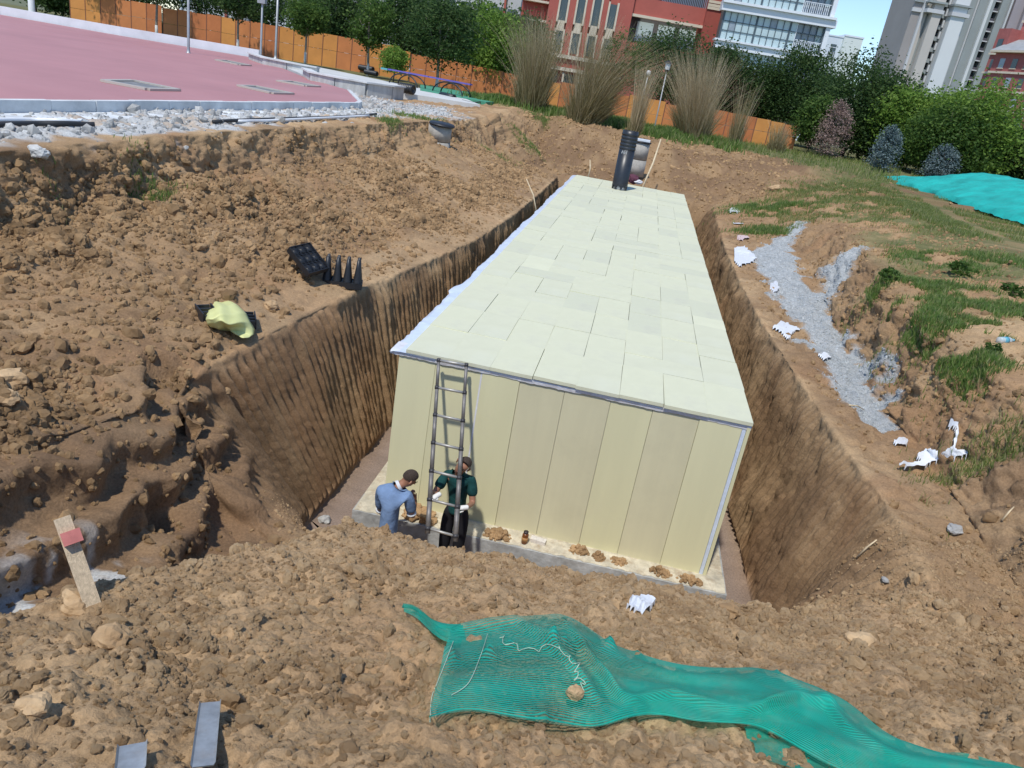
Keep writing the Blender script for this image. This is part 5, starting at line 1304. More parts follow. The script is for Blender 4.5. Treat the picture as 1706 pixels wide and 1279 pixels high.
tree("street_tree", "street tree with whitewashed trunk next to the tall lamp post, left of the hedge", "tree", STREET, 261, 80, 7.5, 2.2, 3.6, 'mid', seed=2, wash=1.3, trunk='pale', leaf=.13)
tree("street_tree", "street tree with whitewashed trunk above the hedge, between two thin posts", "tree", STREET, 396, 78, 7, 2.0, 3.0, 'dark', seed=3, wash=1.3, trunk='pale', leaf=.13)
tree("street_tree", "bright street tree with a bare trunk at the middle of the hedge", "tree", STREET, 508, 76, 6.4, 2.1, 2.5, 'mid', seed=1, wash=1.2, trunk='pale', leaf=.13)
tree("street_tree", "street tree with a thin open crown near the right end of the hedge", "tree", STREET, 612, 74, 7.2, 2.3, 2.4, 'mid', seed=2, wash=1.2, trunk='pale', leaf=.13)
tree("street_tree", "dense dark street tree above the exercise bench", "tree", STREET, 727, 72, 8.2, 3.3, 1.9, 'dark', seed=3, wash=.9, trunk='pale', dens=1.7, leaf=.14)
tree("round_shrub", "small bright green round shrub tree at the end of the hedge", "shrub", STREET, 655, 70, 3.3, 1.25, .7, 'light', seed=0, tr=.06, leaf=.09)
for i, (u, D, h, rx, zl, kd, lb) in enumerate((
    (60, 95, 9, 4.2, 1.0, 'dark', "dark tree at the top left corner behind the white post"), (105, 92, 5, 3.2, .2, 'dark', "low dark bush behind the white post, top left"),
    (240, 100, 10, 4.5, 2.5, 'dark', "broad dark tree second from the left behind the hoarding"), (330, 98, 10, 4.5, 2.5, 'dark', "broad dark tree behind the thin posts, left"),
    (430, 99, 10.5, 4.6, 1.8, 'dark', "dark tree hiding the pale school block behind the hoarding"), (540, 93, 10, 4.2, 1.2, 'dark', "dark spreading tree behind the bright street tree"),
    (560, 96, 11, 4.0, 1.0, 'dark', "taller dark tree just right of the bright street tree"), (665, 88, 10, 3.8, 1.6, 'dark', "dark tree behind the small round shrub tree"), (780, 86, 9.5, 3.6, .6, 'mid', "mid green tree right of the dense dark street tree"),
    (812, 80, 8.5, 3.2, .8, 'light', "light green tree leaning over the hoarding, left of the dry reeds"), (862, 86, 9, 3.2, .5, 'dark', "dark tree behind the leftmost dry reed clump"),
    (835, 92, 10, 3.8, .5, 'dark', "tall dark tree against the stair tower of the red building"), (710, 94, 11, 4.0, .8, 'dark', "tall dark tree at the top centre left, behind the dense street tree"))):
    tree("background_tree", lb, "tree", BACK, u, D, h, rx, zl, kd, seed=i, dens=2.0, leaf=.15, spread=.4)
for i, (u, D, h, rx, zl, kd, sh, lb, tr_) in enumerate((
    (1095, 74, 8.2, 4.4, 1.6, 'dark', 'round', "large dark green tree in front of the red building", .2), (1150, 76, 6.6, 2.8, .8, 'dark', 'round', "dark tree right of the large one, by the street lamps", .15),
    (1180, 76, 8.0, 2.6, 1.5, 'dark', 'round', "dark tree against the brick pier of the glass building", .15),
    (1195, 76, 5.6, 1.8, 1.4, 'red', 'round', "small purple-leaved tree left of the glass facade", .1), (1225, 77, 7.0, 2.8, .9, 'dark', 'round', "blackish tree below the glass facade", .12),
    (1268, 78, 7.0, 2.7, .8, 'dark', 'round', "dark tree centred below the glass facade", .12), (1310, 76, 9.2, 3.2, .8, 'dark', 'round', "tall dark tree with twin tops before the glass facade", .16),
    (1345, 74, 7.2, 2.8, .2, 'dark', 'round', "dark tree between the two tallest right-hand trees", .14),
    (1402, 66, 8.2, 3.6, .2, 'dark', 'round', "big dark tree under the white far building", .2), (1450, 64, 7.0, 2.4, .2, 'dark', 'round', "dark tree edging the sky gap", .16),
    (1488, 62, 6.2, 2.5, .2, 'light', 'round', "light green tree at the foot of the grey towers, left", .14), (1545, 62, 6.6, 2.8, .3, 'light', 'round', "light green tree below the tower's dark balcony strip", .15),
    (1592, 58, 7.0, 3.2, .2, 'light', 'round', "tallest light green tree in front of the tower base", .18), (1560, 57, 5.4, 2.8, .1, 'mid', 'round', "mid green tree filling below the tallest light tree", .16),
    (1660, 60, 4.6, 2.6, .1, 'dark', 'round', "dark tree at the right edge under the red brick block", .14), (1705, 58, 4.8, 2.6, .1, 'dark', 'round', "dark tree cut by the right edge of the view", .14),
    (1508, 63, 3.6, 1.6, .05, 'yell', 'round', "yellow green bush between the two blue conifers", .06), (1595, 62, 3.5, 2.0, .05, 'yell', 'round', "yellow green bush behind the right blue conifer", .06),
    (1632, 62, 3.2, 2.0, .05, 'mid', 'round', "green bush near the yellow digger", .06),
    (1425, 64, 4.6, 1.8, .1, 'dark', 'round', "dark scrubby bush left of the tall blue conifer", .06), (1345, 62, 4.4, 1.5, .6, 'mid', 'round', "airy sapling with upright pale stems beside the pink conifer", .05))):
    tree("tree" if h > 4 else "bush", lb, "tree" if h > 4 else "bush", RB, u, D * 1.13, h * 1.16, rx * 1.15, zl, kd, sh, seed=i, dens=3.2 if h > 5 else 1.6, leaf=.12 if h > 4 else .07, tr=tr_, spread=.38)
for (u, D, h, rx, kd, lb) in ((1376, 264, 3.9, 1.2, 'pink', "withered pinkish conifer standing among green shrubs"), (1466, 286, 3.1, 1.0, 'blue', "tall narrow blue grey conifer on the bank"),
                              (1560, 287, 3.0, 1.3, 'blue', "wide low blue grey conifer beside the turquoise net")):
    if u == 1560: D, h, rx = 61.5, 3.05, 1.4
    else: q_ = hit(u, D)[0]; D = (q_ - Vector(CAM)).dot(Vector(_f)) / .78; sc_ = D / 50; h *= sc_; rx *= sc_
    tree("conifer", lb, "conifer", "conifers on the bank", u, D, h, rx, .05, kd, 'cone', seed=2, dens=1.2, leaf=.06, tr=.06, spread=.3)

# --- dry reed clumps
def reed_material(name, cols): return leaf_material(name, cols, .45)
M_reed = [reed_material("dry_reed_olive", [(.16, .15, .06), (.32, .28, .14), (.52, .44, .27)]), reed_material("dry_reed_straw", [(.34, .26, .14), (.52, .42, .26), (.66, .57, .38)])]
def blades(name, m, rng, n, h, base_r, spread, lean=(0, 0), wid=.012, droop=.25, hv=.5):
    a = rng.uniform(0, 2 * np.pi, n); r0 = base_r * np.sqrt(rng.random(n)); L_ = h * (1 - hv * rng.random(n) ** 1.3)
    dirx = np.cos(a) * r0 / base_r * spread * .8 + rng.normal(size=n) * spread * .6 + lean[0]; diry = np.sin(a) * r0 / base_r * spread * .8 + rng.normal(size=n) * spread * .6 + lean[1]
    V = []; K = 5; wa = rng.uniform(0, np.pi, n)
    for k in range(K):
        t = k / (K - 1); bend = t ** (1.0 + droop * 2)
        x = np.cos(a) * r0 + dirx * L_ * (t * .55 + bend * .45); y = np.sin(a) * r0 + diry * L_ * (t * .55 + bend * .45)
        z = L_ * t * (1 - .5 * t * np.minimum(.5, (dirx ** 2 + diry ** 2)))
        w = wid * (1 - .75 * t) * rng.uniform(.8, 1.2, n)
        V.append(np.stack([x - np.cos(wa) * w, y - np.sin(wa) * w, z], 1)); V.append(np.stack([x + np.cos(wa) * w, y + np.sin(wa) * w, z], 1))
    V = np.stack(V, 1); F = []
    b0 = np.arange(n)[:, None] * (2 * K)
    for k in range(K - 1): F.append(np.concatenate([b0 + 2 * k, b0 + 2 * k + 1, b0 + 2 * k + 3, b0 + 2 * k + 2], 1))
    me = npmesh(name, V.reshape(-1, 3), np.concatenate(F), m); add_tint(me, np.repeat(rng.random(n), 2 * K)); return me
RG = "dry reed clumps behind the pit"
for i, (u, v, D, h, br, sp, ln, n, mi, lb) in enumerate((
    (883, 182, 52, 5.6, .75, .26, (-.02, 0), 1500, 0, "leftmost tall dry reed clump, olive, at the corner of the rubble"), (972, 205, 50, 6.0, .85, .34, (.26, 0), 1800, 0, "widest reed clump, green brown and leaning right, behind the pit"),
    (1052, 236, 47, 4.2, .25, .12, (.06, 0), 380, 1, "narrow straw reed clump directly behind the black pipe"), (1152, 232, 48, 5.0, .8, .30, (-.13, 0), 1300, 1, "straw coloured reed clump fanning out right of the black pipe"),
    (1222, 243, 48, 3.6, .35, .15, (.02, 0), 200, 0, "thin sparse reed tuft right of the straw clump"), (1292, 250, 47, 1.6, .4, .3, (0, 0), 300, 0, "low reed tuft at the right end of the orange hoarding"))):
    p = hit(u, v)[0]; z = p.z; kk = (p - Vector(CAM)).length / D; h *= kk; br *= kk; rng = np.random.default_rng(50 + i)
    r_ = root("reed_clump", lb, "reed clump", (p.x, p.y, z), group=RG)
    link_mesh("stems", blades("stems", M_reed[mi], rng, n, h * 1.0, br, sp, ln, .011, .7, .85), r_)
    link_mesh("base_leaves", blades("base_leaves", M_reed[0], rng, n // 2, h * .4, br * 1.2, sp * 1.3, ln, .022), r_)
    link_mesh("plumes", blades("plumes", M_reed[1], rng, n // 4, h * 1.08, br, sp * 1.3, ln, .014, .9, .5), r_)
    if i == 1:
        me, _ = crown_mesh("green_leaves", LM['mid'], rng, 1.2, 1.5, 70, 22, .06, 0); o = link_mesh("green_leaves", me, r_); o.location = (1.6, 0, 4.0)

# --- grass and weeds: ground cover nobody could count
M_grass = leaf_material("grass_blades", [(.12, .18, .04), (.21, .28, .07), (.32, .36, .12), (.46, .42, .23)], .5)
M_weed = leaf_material("weed_leaves", [(.09, .17, .035), (.16, .27, .06), (.25, .36, .10), (.40, .38, .18)], .5)
def grass(name, w, n, h, wid, label, lean=.35, m=M_grass, clump=None):
    P = sample(w, n); rng = RNG
    a = rng.uniform(0, 2 * np.pi, n); L_ = h * rng.uniform(.4, 1.3, n); d = np.stack([np.cos(a), np.sin(a)], 1) * (rng.uniform(.1, 1, n) * lean)[:, None]
    wa = rng.uniform(0, np.pi, n); wv = np.stack([np.cos(wa), np.sin(wa), np.zeros(n)], 1) * wid
    m1 = P + np.stack([d[:, 0] * L_ * .4, d[:, 1] * L_ * .4, L_ * .6], 1); t1 = P + np.stack([d[:, 0] * L_, d[:, 1] * L_, L_], 1)
    V = np.stack([P - wv - [0, 0, .02], P + wv - [0, 0, .02], m1 + wv * .7, m1 - wv * .7, t1], 1).reshape(-1, 3)
    b0 = np.arange(n)[:, None] * 5
    F = np.concatenate([np.concatenate([b0, b0 + 1, b0 + 2, b0 + 3], 1), np.concatenate([b0 + 3, b0 + 2, b0 + 4, b0 + 4], 1)])
    # second face is a triangle: build with separate index lists
    me = bpy.data.meshes.new(name); q = np.concatenate([b0, b0 + 1, b0 + 2, b0 + 3], 1); t = np.concatenate([b0 + 3, b0 + 2, b0 + 4], 1)
    loops = np.concatenate([q.ravel(), t.ravel()]); me.vertices.add(len(V)); me.vertices.foreach_set("co", V.astype(np.float32).ravel())
    me.loops.add(len(loops)); me.loops.foreach_set("vertex_index", loops.astype(np.int32))
    ls = np.concatenate([np.arange(n) * 4, 4 * n + np.arange(n) * 3]); me.polygons.add(2 * n); me.polygons.foreach_set("loop_start", ls.astype(np.int32))
    me.materials.append(m); me.update(calc_edges=True); add_tint(me, np.repeat(rng.random(n), 5))
    return link_mesh(name, me, kind="stuff", label=label)
gS, gX, gY = G["S"], G["X"], G["Y"]
pn = fbm(gX / 0.8, gY / 0.8, 4, 301)
def blob(u, v, r, z=3.2):
    q = hit(u, v)[0] or unz(u, v, z); return np.exp(-((gX - q.x) ** 2 + (gY - q.y) ** 2) / (r * r))
wr = blob(1620, 520, 1.3) + blob(1590, 440, 1.0) + blob(1500, 470, .6) + blob(1640, 570, .55) + blob(1680, 540, .9) + blob(1660, 600, .5) + .8 * blob(1560, 480, .7)
wr2 = blob(1560, 350, 2.4) + blob(1640, 390, 1.6) + blob(1500, 320, 2.5) + .8 * blob(1390, 320, 2.6) + .5 * blob(1380, 355, 2.2) + blob(1600, 370, 2)
grass("bank_weeds", wr * sstep(-.08, .1, pn) * (gS > 9.6), 34000, .10, .008, "leafy weeds and grass on the near right bank", .8, M_weed)
grass("bank_grass", (wr2 + .3 * wr + .02 * G["gr"]) * sstep(-.12, .1, pn) * (gS > 9.0) * (gY < 42), 120000, .12, .008, "light green grass on the right bank by the turquoise net", .6)
grass("hollow_grass", (blob(1290, 350, 1.3, 2.6) + .7 * blob(1270, 385, .8, 2.4)) * sstep(-.1, .1, pn), 7000, .16, .012, "dark tuft of grass in the hollow right of the tank's far end", .6, M_weed)
farg = G["gr"] * (gS > 1.9) * (gY > 34) * (gY < 50)
grass("far_grass", farg, 60000, .26, .02, "grass and weeds growing along the back rim of the pit", .5)
edge_w = sum(blob(u, v, 1.2, 3.9) for u, v in ((985, 200), (1010, 206), (1050, 215), (1110, 222), (920, 188), (1100, 230), (1180, 238), (820, 170), (855, 175)))
grass("rim_weeds", edge_w * sstep(-.1, .05, pn), 22000, .45, .035, "tall green weeds at the foot of the reed clumps", .6, M_weed)
sm_w = sum(blob(u, v, r_, 3.3) for u, v, r_ in ((250, 325, .35), (300, 335, .35), (325, 330, .3), (92, 330, .2), (690, 195, .8), (640, 200, .7), (838, 262, .6), (880, 235, .8), (900, 195, .8)))
grass("slope_tufts", sm_w * sstep(-.08, .1, pn), 6000, .11, .009, "small green tufts on the brown slope left of the pit", .7, M_weed)
dn = blob(1640, 800, .5) + blob(1650, 760, .4) + .8 * blob(1650, 860, .4) + .25 * blob(1540, 1130, .15)
grass("dry_grass", dn * sstep(-.05, .1, pn) * (gS > 8.2), 1800, .10, .005, "sparse dry grass on the right slope below the film scraps", 1.2)
# single leafy plants on the right bank
for i, (u, v, s, lb) in enumerate(((1597, 458, .30, "dark broad-leaved weed on the right bank, topmost"), (1480, 468, .24, "dark leafy weed at the rim above the gravel fork"), (1690, 495, .26, "leafy weed at the right edge of the view"), (1650, 590, .16, "small leafy weed just below the plastic bottle"))):
    q = hit(u, v)[0]
    if not q: continue
    rng = np.random.default_rng(80 + i); me, _ = crown_mesh("leaves", LM['mid'], rng, 1, .6, 30, 16, .13, .5); r_ = root("weed_plant", lb, "weed", q, group="leafy weeds on the right bank")
    o = link_mesh("leaves", me, r_); o.scale = (s, s, s)
    mb = MB(); [mb.tube([(0, 0, -.02), (s * .3 * math.cos(k), s * .3 * math.sin(k), s * .4)], [.006, .003], 4) for k in range(5)]; mb.build("stem", M_bark, r_)

# --- clipped hedge along the hoarding
pts = [unz(u, v, 4.05) for u, v in ((252, 52), (330, 66), (410, 84), (440, 88), (520, 104), (600, 118), (652, 122))]
rng = np.random.default_rng(5)
def hedge(a, b, w, h, n, lb):
    r_ = root("hedge", lb, "hedge", a, group="hedges along the hoarding"); d = b - a; s = Vector((-d.y, d.x, 0)).normalized()
    t = rng.random(n); q = rng.uniform(-1, 1, n); zz = rng.random(n) ** .6
    P = np.stack([d.x * t + s.x * q * w / 2, d.y * t + s.y * q * w / 2, zz * h * (1 + .18 * np.sin(t * 23) * np.sin(t * 57 + 1))], 1)
    V, F, T = leaf_cards(P, .085, rng, rng.random(n)); me = npmesh("foliage", V, F, LM['mid']); add_tint(me, T); link_mesh("foliage", me, r_)
    mb = MB(); L_ = d.length; k_ = max(2, int(L_ / 1.5))
    for i in range(k_): c = d * ((i + .5) / k_); mb.tube([(c.x, c.y, -.1), (c.x + .05, c.y, h * .4), (c.x - .1, c.y + .05, h * .75)], [.05, .04, .015], 5)
    mb.build("branches", M_bark, r_)
hedge(pts[0] + Vector((0, 1.2, 0)), pts[2] + Vector((0, .9, 0)), 1.1, 1.05, 9000, "long clipped green hedge left of the tall post")
hedge(pts[2] + Vector((.3, .9, 0)), pts[5] + Vector((0, .9, 0)), 1.1, .8, 8000, "lower clipped hedge from the tall post to the small round shrub")
hedge(unz(150, 40, 4.05) + Vector((0, 1, 0)), unz(182, 45, 4.05) + Vector((0, 1, 0)), 1.0, 1.2, 1500, "small leafy bush clump at the start of the hoarding")

# ================================================================== ORANGE HOARDING
M_or = [mat("orange_sheet_a", (.52, .19, .060), .7, var=.12, scale=.8), mat("orange_sheet_b", (.46, .155, .05), .7, var=.14, scale=.9), mat("orange_sheet_c", (.58, .25, .06), .7, var=.12, scale=.8)]
M_post = mat("rusty_post", (.20, .085, .05), .8)
def hoarding(lb, tops, bots, D, wpx, seed=0):
    rng = np.random.default_rng(seed); u0, u1 = bots[0][0], bots[-1][0]; n = max(2, int((u1 - u0) / wpx)); a0 = und(bots[0][0], bots[0][1], D)
    r_ = root("hoarding", lb, "hoarding", a0, group="orange hoarding")
    for i in range(n):
        ua, ub = u0 + (u1 - u0) * i / n, u0 + (u1 - u0) * (i + 1) / n
        q = []
        for u in (ua, ub):
            vb = np.interp(u, [b[0] for b in bots], [b[1] for b in bots]); vt = np.interp(u, [b[0] for b in tops], [b[1] for b in tops]); q.append((und(u, vb, D), (vb - vt) / FOC * D * 1.01))
        (A, ha), (B, hb_) = q; A = A - a0; B = B - a0; z0 = min(A.z, B.z) - .4; hgt = (ha + hb_) / 2; top_ = (A.z + B.z) / 2 + hgt + rng.uniform(-.04, .04)
        d = Vector((B.x - A.x, B.y - A.y, 0)); w = d.length; ang = math.atan2(d.y, d.x); m = M_or[int(rng.integers(3))]
        T = Matrix.Translation(Vector((A.x, A.y, 0))) @ Matrix.Rotation(ang, 4, 'Z'); midz = z0 + (top_ - z0) * .55
        for (zz0, zz1, dy) in ((z0, midz - .012, 0), (midz + .012, top_, .006)):
            mb = MB(); mb.box(.02, w - .02, -.02 + dy, .02 + dy, zz0, zz1, T)
            mb.build("panel", m, r_)
        if i % 1 == 0: MB().box(-.03, .03, -.035, .045, z0, top_ + .02, T).build("post", M_post, r_)
    return r_
hoarding("left run of the orange hoarding, before the hedge starts", [(118, -6), (188, 2), (270, 14)], [(118, 32), (188, 44), (270, 58)], 65, 22, 1)
hoarding("middle run of the orange hoarding above the clipped hedge", [(272, 17), (375, 33), (500, 54), (640, 77), (680, 92)], [(272, 60), (375, 78), (500, 98), (640, 122), (680, 130)], 64, 23, 2)
hoarding("right run of the orange hoarding, behind the exercise bench up to the reeds", [(682, 92), (780, 111), (852, 127)], [(682, 131), (780, 150), (858, 168)], 61, 24, 3)
hoarding("short orange hoarding piece between the two big reed clumps, with a blue notice", [(905, 140), (950, 143)], [(905, 178), (950, 188)], 58, 23, 4)
hoarding("orange hoarding stretch behind the two lamp posts and the black pipe", [(1012, 160), (1060, 161), (1130, 182)], [(1012, 192), (1060, 200), (1130, 222)], 56, 24, 5)
hoarding("rightmost orange hoarding run with an uneven yellow top", [(1180, 184), (1245, 196), (1324, 213)], [(1180, 222), (1245, 230), (1324, 238)], 55, 24, 6)
# blue notice
M_sign = mat("sign_blue", (.02, .26, .62), .5); M_signw = mat("sign_white", (.75, .78, .80), .5)
def yawmat(p): return Matrix.Translation(p) @ Matrix.Rotation(YAW * -1, 4, 'Z')
sp = und(939, 154, 57.6); sg = root("notice_sign", "blue notice board with white figures hung on the orange hoarding", "sign", sp, -YAW)
MB().box(-.34, .34, -.02, .02, -.62, .55).build("board", M_sign, sg)
for (a, b, c, d) in ((-.10, .0, .28, .46), (.04, .10, .22, .48), (-.12, .12, .12, .18), (-.24, -.18, -.22, -.04), (-.12, .04, -.1, -.04), (-.04, .02, -.24, -.1), (.10, .24, -.24, -.18), (.14, .2, -.18, -.04), (-.24, .24, -.40, -.36), (-.2, .16, -.50, -.46)):
    MB().box(a, b, -.03, -.021, c, d).build("marking", M_signw, sg)

# ================================================================== POSTS, LAMPS, BENCH, ODDS AND ENDS
M_gal = mat("galvanised_pole", (.36, .38, .39), .5, metal=.5, var=.15, scale=3)
M_lampw = mat("lamp_white", (.72, .73, .72), .4); M_bluep = mat("blue_purple_paint", (.13, .11, .42), .5)
def pole(lb, u, D, h, r, head=None, m=M_gal, cat="lamp post", name="lamp_post", z=4.05, grp="posts and lamps behind the court"):
    D *= .78; h *= .78; r *= .78; p = gp(u, D, z); r_ = root(name, lb, cat, p, group=grp)
    MB().lathe([(r * 2.2, -.1), (r * 2.2, .04), (r * 1.2, .10), (r, .3), (r * .75, h), (.001, h)], n=12).build("shaft", m, r_, True)
    if head == 'ball':
        MB().lathe([(.02, h), (.10, h + .05), (.16, h + .18), (.13, h + .32), (.02, h + .38)], n=14).build("lamp_head", M_lampw, r_, True)
    if head == 'lantern':
        MB().lathe([(.05, h), (.16, h + .04), (.19, h + .12)], n=8).build("lamp_bracket", M_black, r_)
        MB().lathe([(.15, h + .12), (.19, h + .5), (.001, h + .5)], n=8).build("lamp_head", M_lampw, r_)
        MB().lathe([(.26, h + .5), (.20, h + .6), (.05, h + .68)], n=8).build("lamp_cap", M_black, r_)
    if head == 'box':
        MB().box(-.25, .25, -.18, .12, h * .55, h * .55 + .8).build("meter_box", M_gal, r_)
    return r_
pole("thick white post standing on the far edge of the court", 54, 74, 7, .30, None, M_lampw, "post", "post")
pole("tall grey lamp post in the court edge nearest the hedge", 314, 57, 8, .10, None)
pole("tall dark post with a box, right of the grey lamp post", 434, 62, 8, .085, 'box', M_gal, "post", "post")
pole("light blue grey post behind the hedge", 459, 77, 8, .13, None, M_gal, "post", "post")
pole("small white post with a sign among the dark trees", 410, 86, 4.2, .06, 'box', M_lampw, "post", "post")
pole("street lamp with a round white head, left of the lantern", 1062, 66, 4.0, .06, 'ball', M_gal)
pole("street lamp with a boxy lantern head beside the straw reeds", 1090, 66, 4.6, .06, 'lantern', M_gal)
pole("blue purple post before the orange hoarding left of the black pipe", 1010, 60, 1.9, .045, None, M_bluep, "post", "post")
# exercise bench: long blue bar on arched black legs
bA = unz(652, 138, 4.15); bB = unz(778, 163, 4.15); bd = bB - bA; bl = Vector((bd.x, bd.y, 0)).length
bn = root("exercise_bench", "long blue purple beam on two pairs of arched black legs beside the court", "bench", bA, math.atan2(bd.y, bd.x))
hgt = 23 / FOC * 46
MB().box(-.3, bl * .5 - .03, -.12, .12, hgt - .08, hgt).build("beam", M_bluep, bn); MB().box(bl * .5 + .03, bl + .2, -.12, .12, hgt - .08, hgt).build("beam", M_bluep, bn)
M_bg = mat("teal_paint", (.10, .35, .38), .5)
MB().box(-.9, -.33, -.15, .15, hgt - .12, hgt - .01).build("beam_end", M_bg, bn)
for c in (.22, .80):
    for s_ in (-.4, .4):
        mb = MB(); mb.tube([(bl * c + math.cos(math.pi * k / 10) * .19 * bl, s_, (hgt - .12) * math.sin(math.pi * k / 10)) for k in range(11)], .045, 8); mb.build("arched_leg", M_black, bn, True)
# black sacks and pipe pieces
for i, (u, v, l, r_, lb) in enumerate(((610, 118, 2.1, .28, "long black pipe bundle lying on the path by the hedge"), (677, 154, 1.3, .30, "short black corrugated pipe piece beside the planter wall"), (618, 126, 1.6, .2, "black pipe piece just below the long bundle"))):
    q = unz(u, v, 4.2); l *= .75; r_ *= .7; o = root("pipe_piece", lb, "pipe", q + Vector((0, 0, .2)), math.atan2(-.45, 1), "black pipe pieces by the planter")
    mb = MB(); Mx = Matrix.Rotation(math.pi / 2, 4, 'Y'); prof = []
    for k in range(int(l / .12)): prof += [(r_, k * .12), (r_ + .035, k * .12 + .03), (r_ + .035, k * .12 + .08), (r_, k * .12 + .11)]
    mb.lathe(prof + [(r_ - .05, l), (r_ - .05, l - .02)], (0, 0, -l / 2), 16, Mx); mb.build("shell", M_black, o, True)
q = unz(745, 165, 3.98); o = root("pipe_piece", "open end of a black pipe lying in the white rubble", "pipe", q + Vector((0, 0, .15)), -.6, "black pipe pieces by the planter")
MB().lathe([(.18, 0), (.18, 1.2), (.15, 1.2), (.15, 0)], (0, 0, -.6), 18, Matrix.Rotation(math.pi / 2, 4, 'Y') ).build("shell", M_black, o, True)
for (pa, lb) in ((((770, 168), (785, 172), (800, 171), (812, 167)), "black hose curling over the rubble right of the pipe end"), (((664, 134), (690, 140), (706, 152)), "thin black hose looping beside the planter coping")):
    mb = MB(); mb.tube(smoothpts([unz(u, v, 4.1) + Vector((0, 0, .05)) for u, v in polyl(pa, 16)], 2), .035, 7); mb.build("hose", M_black_rough, None, True, label=lb, cat="hose")
# small digger half hidden in the bushes
M_dig = mat("digger_yellow", (.62, .33, .03), .45, var=.1, scale=3); M_glass = mat("dark_glass", (.03, .04, .05), .1)
q = gp(1640, 60, 3.95); dg_r = root("excavator", "small yellow excavator half hidden behind the bushes on the right", "excavator", q, .3)
MB().box(-2.2, 2.2, -1.4, -.8, 0, .7).build("track", M_black, dg_r); MB().box(-2.2, 2.2, .8, 1.4, 0, .7).build("track", M_black, dg_r)
MB().box(-.2, 2.4, -1.2, 1.2, .85, 1.8).build("engine_house", M_dig, dg_r); MB().box(-1.9, -.3, -1.2, .1, .85, 2.5).build("cab", M_dig, dg_r)
MB().box(-1.7, -.5, -1.215, -1.2, 1.4, 2.3).build("window", M_glass, dg_r)
mb = MB(); mb.tube([(-1.2, .7, 1.2), (-3.0, .7, 2.7), (-4.6, .7, 1.6)], [.22, .2, .15], 4); mb.build("boom", M_dig, dg_r); MB().box(-5.1, -4.3, .3, 1.1, .6, 1.5).build("bucket", M_black, dg_r)
# ================================================================== BUILDINGS
class Facade:
    """vertical plane through a ground point; maps photo pixels onto it"""
    def __init__(s, u, v, D, turn=0.0):
        s.O = und(u, v, D); a = -YAW + turn; s.h = Vector((math.cos(a), math.sin(a), 0)); s.n = Vector((math.sin(a), -math.cos(a), 0)); s.a = a
    def at(s, u, v):
        d = Vector(ray(u, v)); c = Vector(CAM); t = (s.O - c).dot(s.n) / d.dot(s.n); p = c + d * t - s.O; return p.dot(s.h), p.z
    def root(s, name, lb, cat="building", z=3.6):
        s.z0 = z - s.O.z; s.r = root(name, lb, cat, s.O, s.a); return s.r
    def box(s, name, x0, x1, z0, z1, d0, d1, m, parent=None, **k):
        """d0 is the depth of the front (positive = behind the plane)"""
        return MB().box(x0, x1, d0, d1, z0, z1).build(name, m, parent or s.r, **k)
M_redr = mat("red_render", (.40, .105, .080), .85, var=.10, scale=.5)
M_redd = mat("deep_red_render", (.33, .075, .055), .85, var=.12, scale=.5)
M_cream = mat("cream_stone", (.62, .54, .42), .8, var=.08, scale=1)
M_gd = mat("window_glass_dark", (.035, .05, .055), .12, spec=.8)
M_gl = mat("window_glass_pale", (.46, .58, .60), .2, spec=.6, var=.12, scale=.35)
M_gl2 = mat("window_glass_grey", (.27, .32, .37), .2, spec=.6, var=.2, scale=.6)
M_mul = mat("dark_mullion", (.07, .10, .12), .5)
M_wht = mat("white_cladding", (.70, .74, .78), .7, var=.05, scale=.4)
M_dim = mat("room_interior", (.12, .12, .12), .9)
M_rail = mat("grey_blue_rail", (.30, .36, .45), .5)
# --- red and cream building
f = Facade(960, 160, 92, 0.06); f.root("red_building", "red rendered building with tall cream-framed windows behind the reeds", z=3.6)
xl, _ = f.at(911, 30); xr, _ = f.at(1052, 30); ztop = 22; xR, _ = f.at(1172, 60)
zw0 = f.at(955, 91)[1]; zs0 = f.at(955, 53)[1]; zs1 = f.at(958, 39)[1]
f.box("wall", xl, xr, f.z0 - .5, ztop, .5, 12, M_redr)
# piers between window columns stand proud
cols = []
for ua, ub in ((927, 945), (956, 974), (983, 1001), (1010, 1028)):
    a = f.at(ua, 30)[0]; b = f.at(ub, 30)[0]; cols.append((a, b))
prev = xl
for i, (a, b) in enumerate(cols):
    f.box("pier", prev, a - .004, zw0 - 1.5, ztop, 0, .496, M_redr); prev = b + .004
    zt_ = ztop if i < 3 else f.at(1022, 5)[1]
    for z0, z1 in ((zw0, zs0), (zs1, min(zt_, zs1 + (zs1 - zs0) + 4.2))):
        w = f.box("window", a + .22, b - .22, z0 + .1, z1 - .1, .30, .36, M_gd)
        f.box("frame", a, a + .2, z0 - .1, z1 + .1, -.06, .49, M_cream, f.r); f.box("frame", b - .2, b, z0 - .1, z1 + .1, -.06, .49, M_cream, f.r)
    f.box("spandrel", a + .204, b - .204, zs0 - .1, zs1 + .1, .1, .48, M_cream)
f.box("pier", prev, xr, zw0 - 1.5, ztop, 0, .496, M_redr)
f.box("cornice", xl - .2, xr + .2, zw0 - .55, zw0 - .15, -.35, .5, M_cream); f.box("brick_band", xl, xr, zw0 - 1.5, zw0 - .56, -.05, .5, M_redd); f.box("cornice", xl - .1, xr + .1, zw0 - 1.9, zw0 - 1.52, -.2, .5, M_cream)
for a, b in cols: 
    f.box("window", a, b, f.z0 + .6, zw0 - 2.2, .3, .45, M_gd); f.box("frame", a - .2, a, f.z0 + .6, zw0 - 2.1, -.02, .45, M_cream)
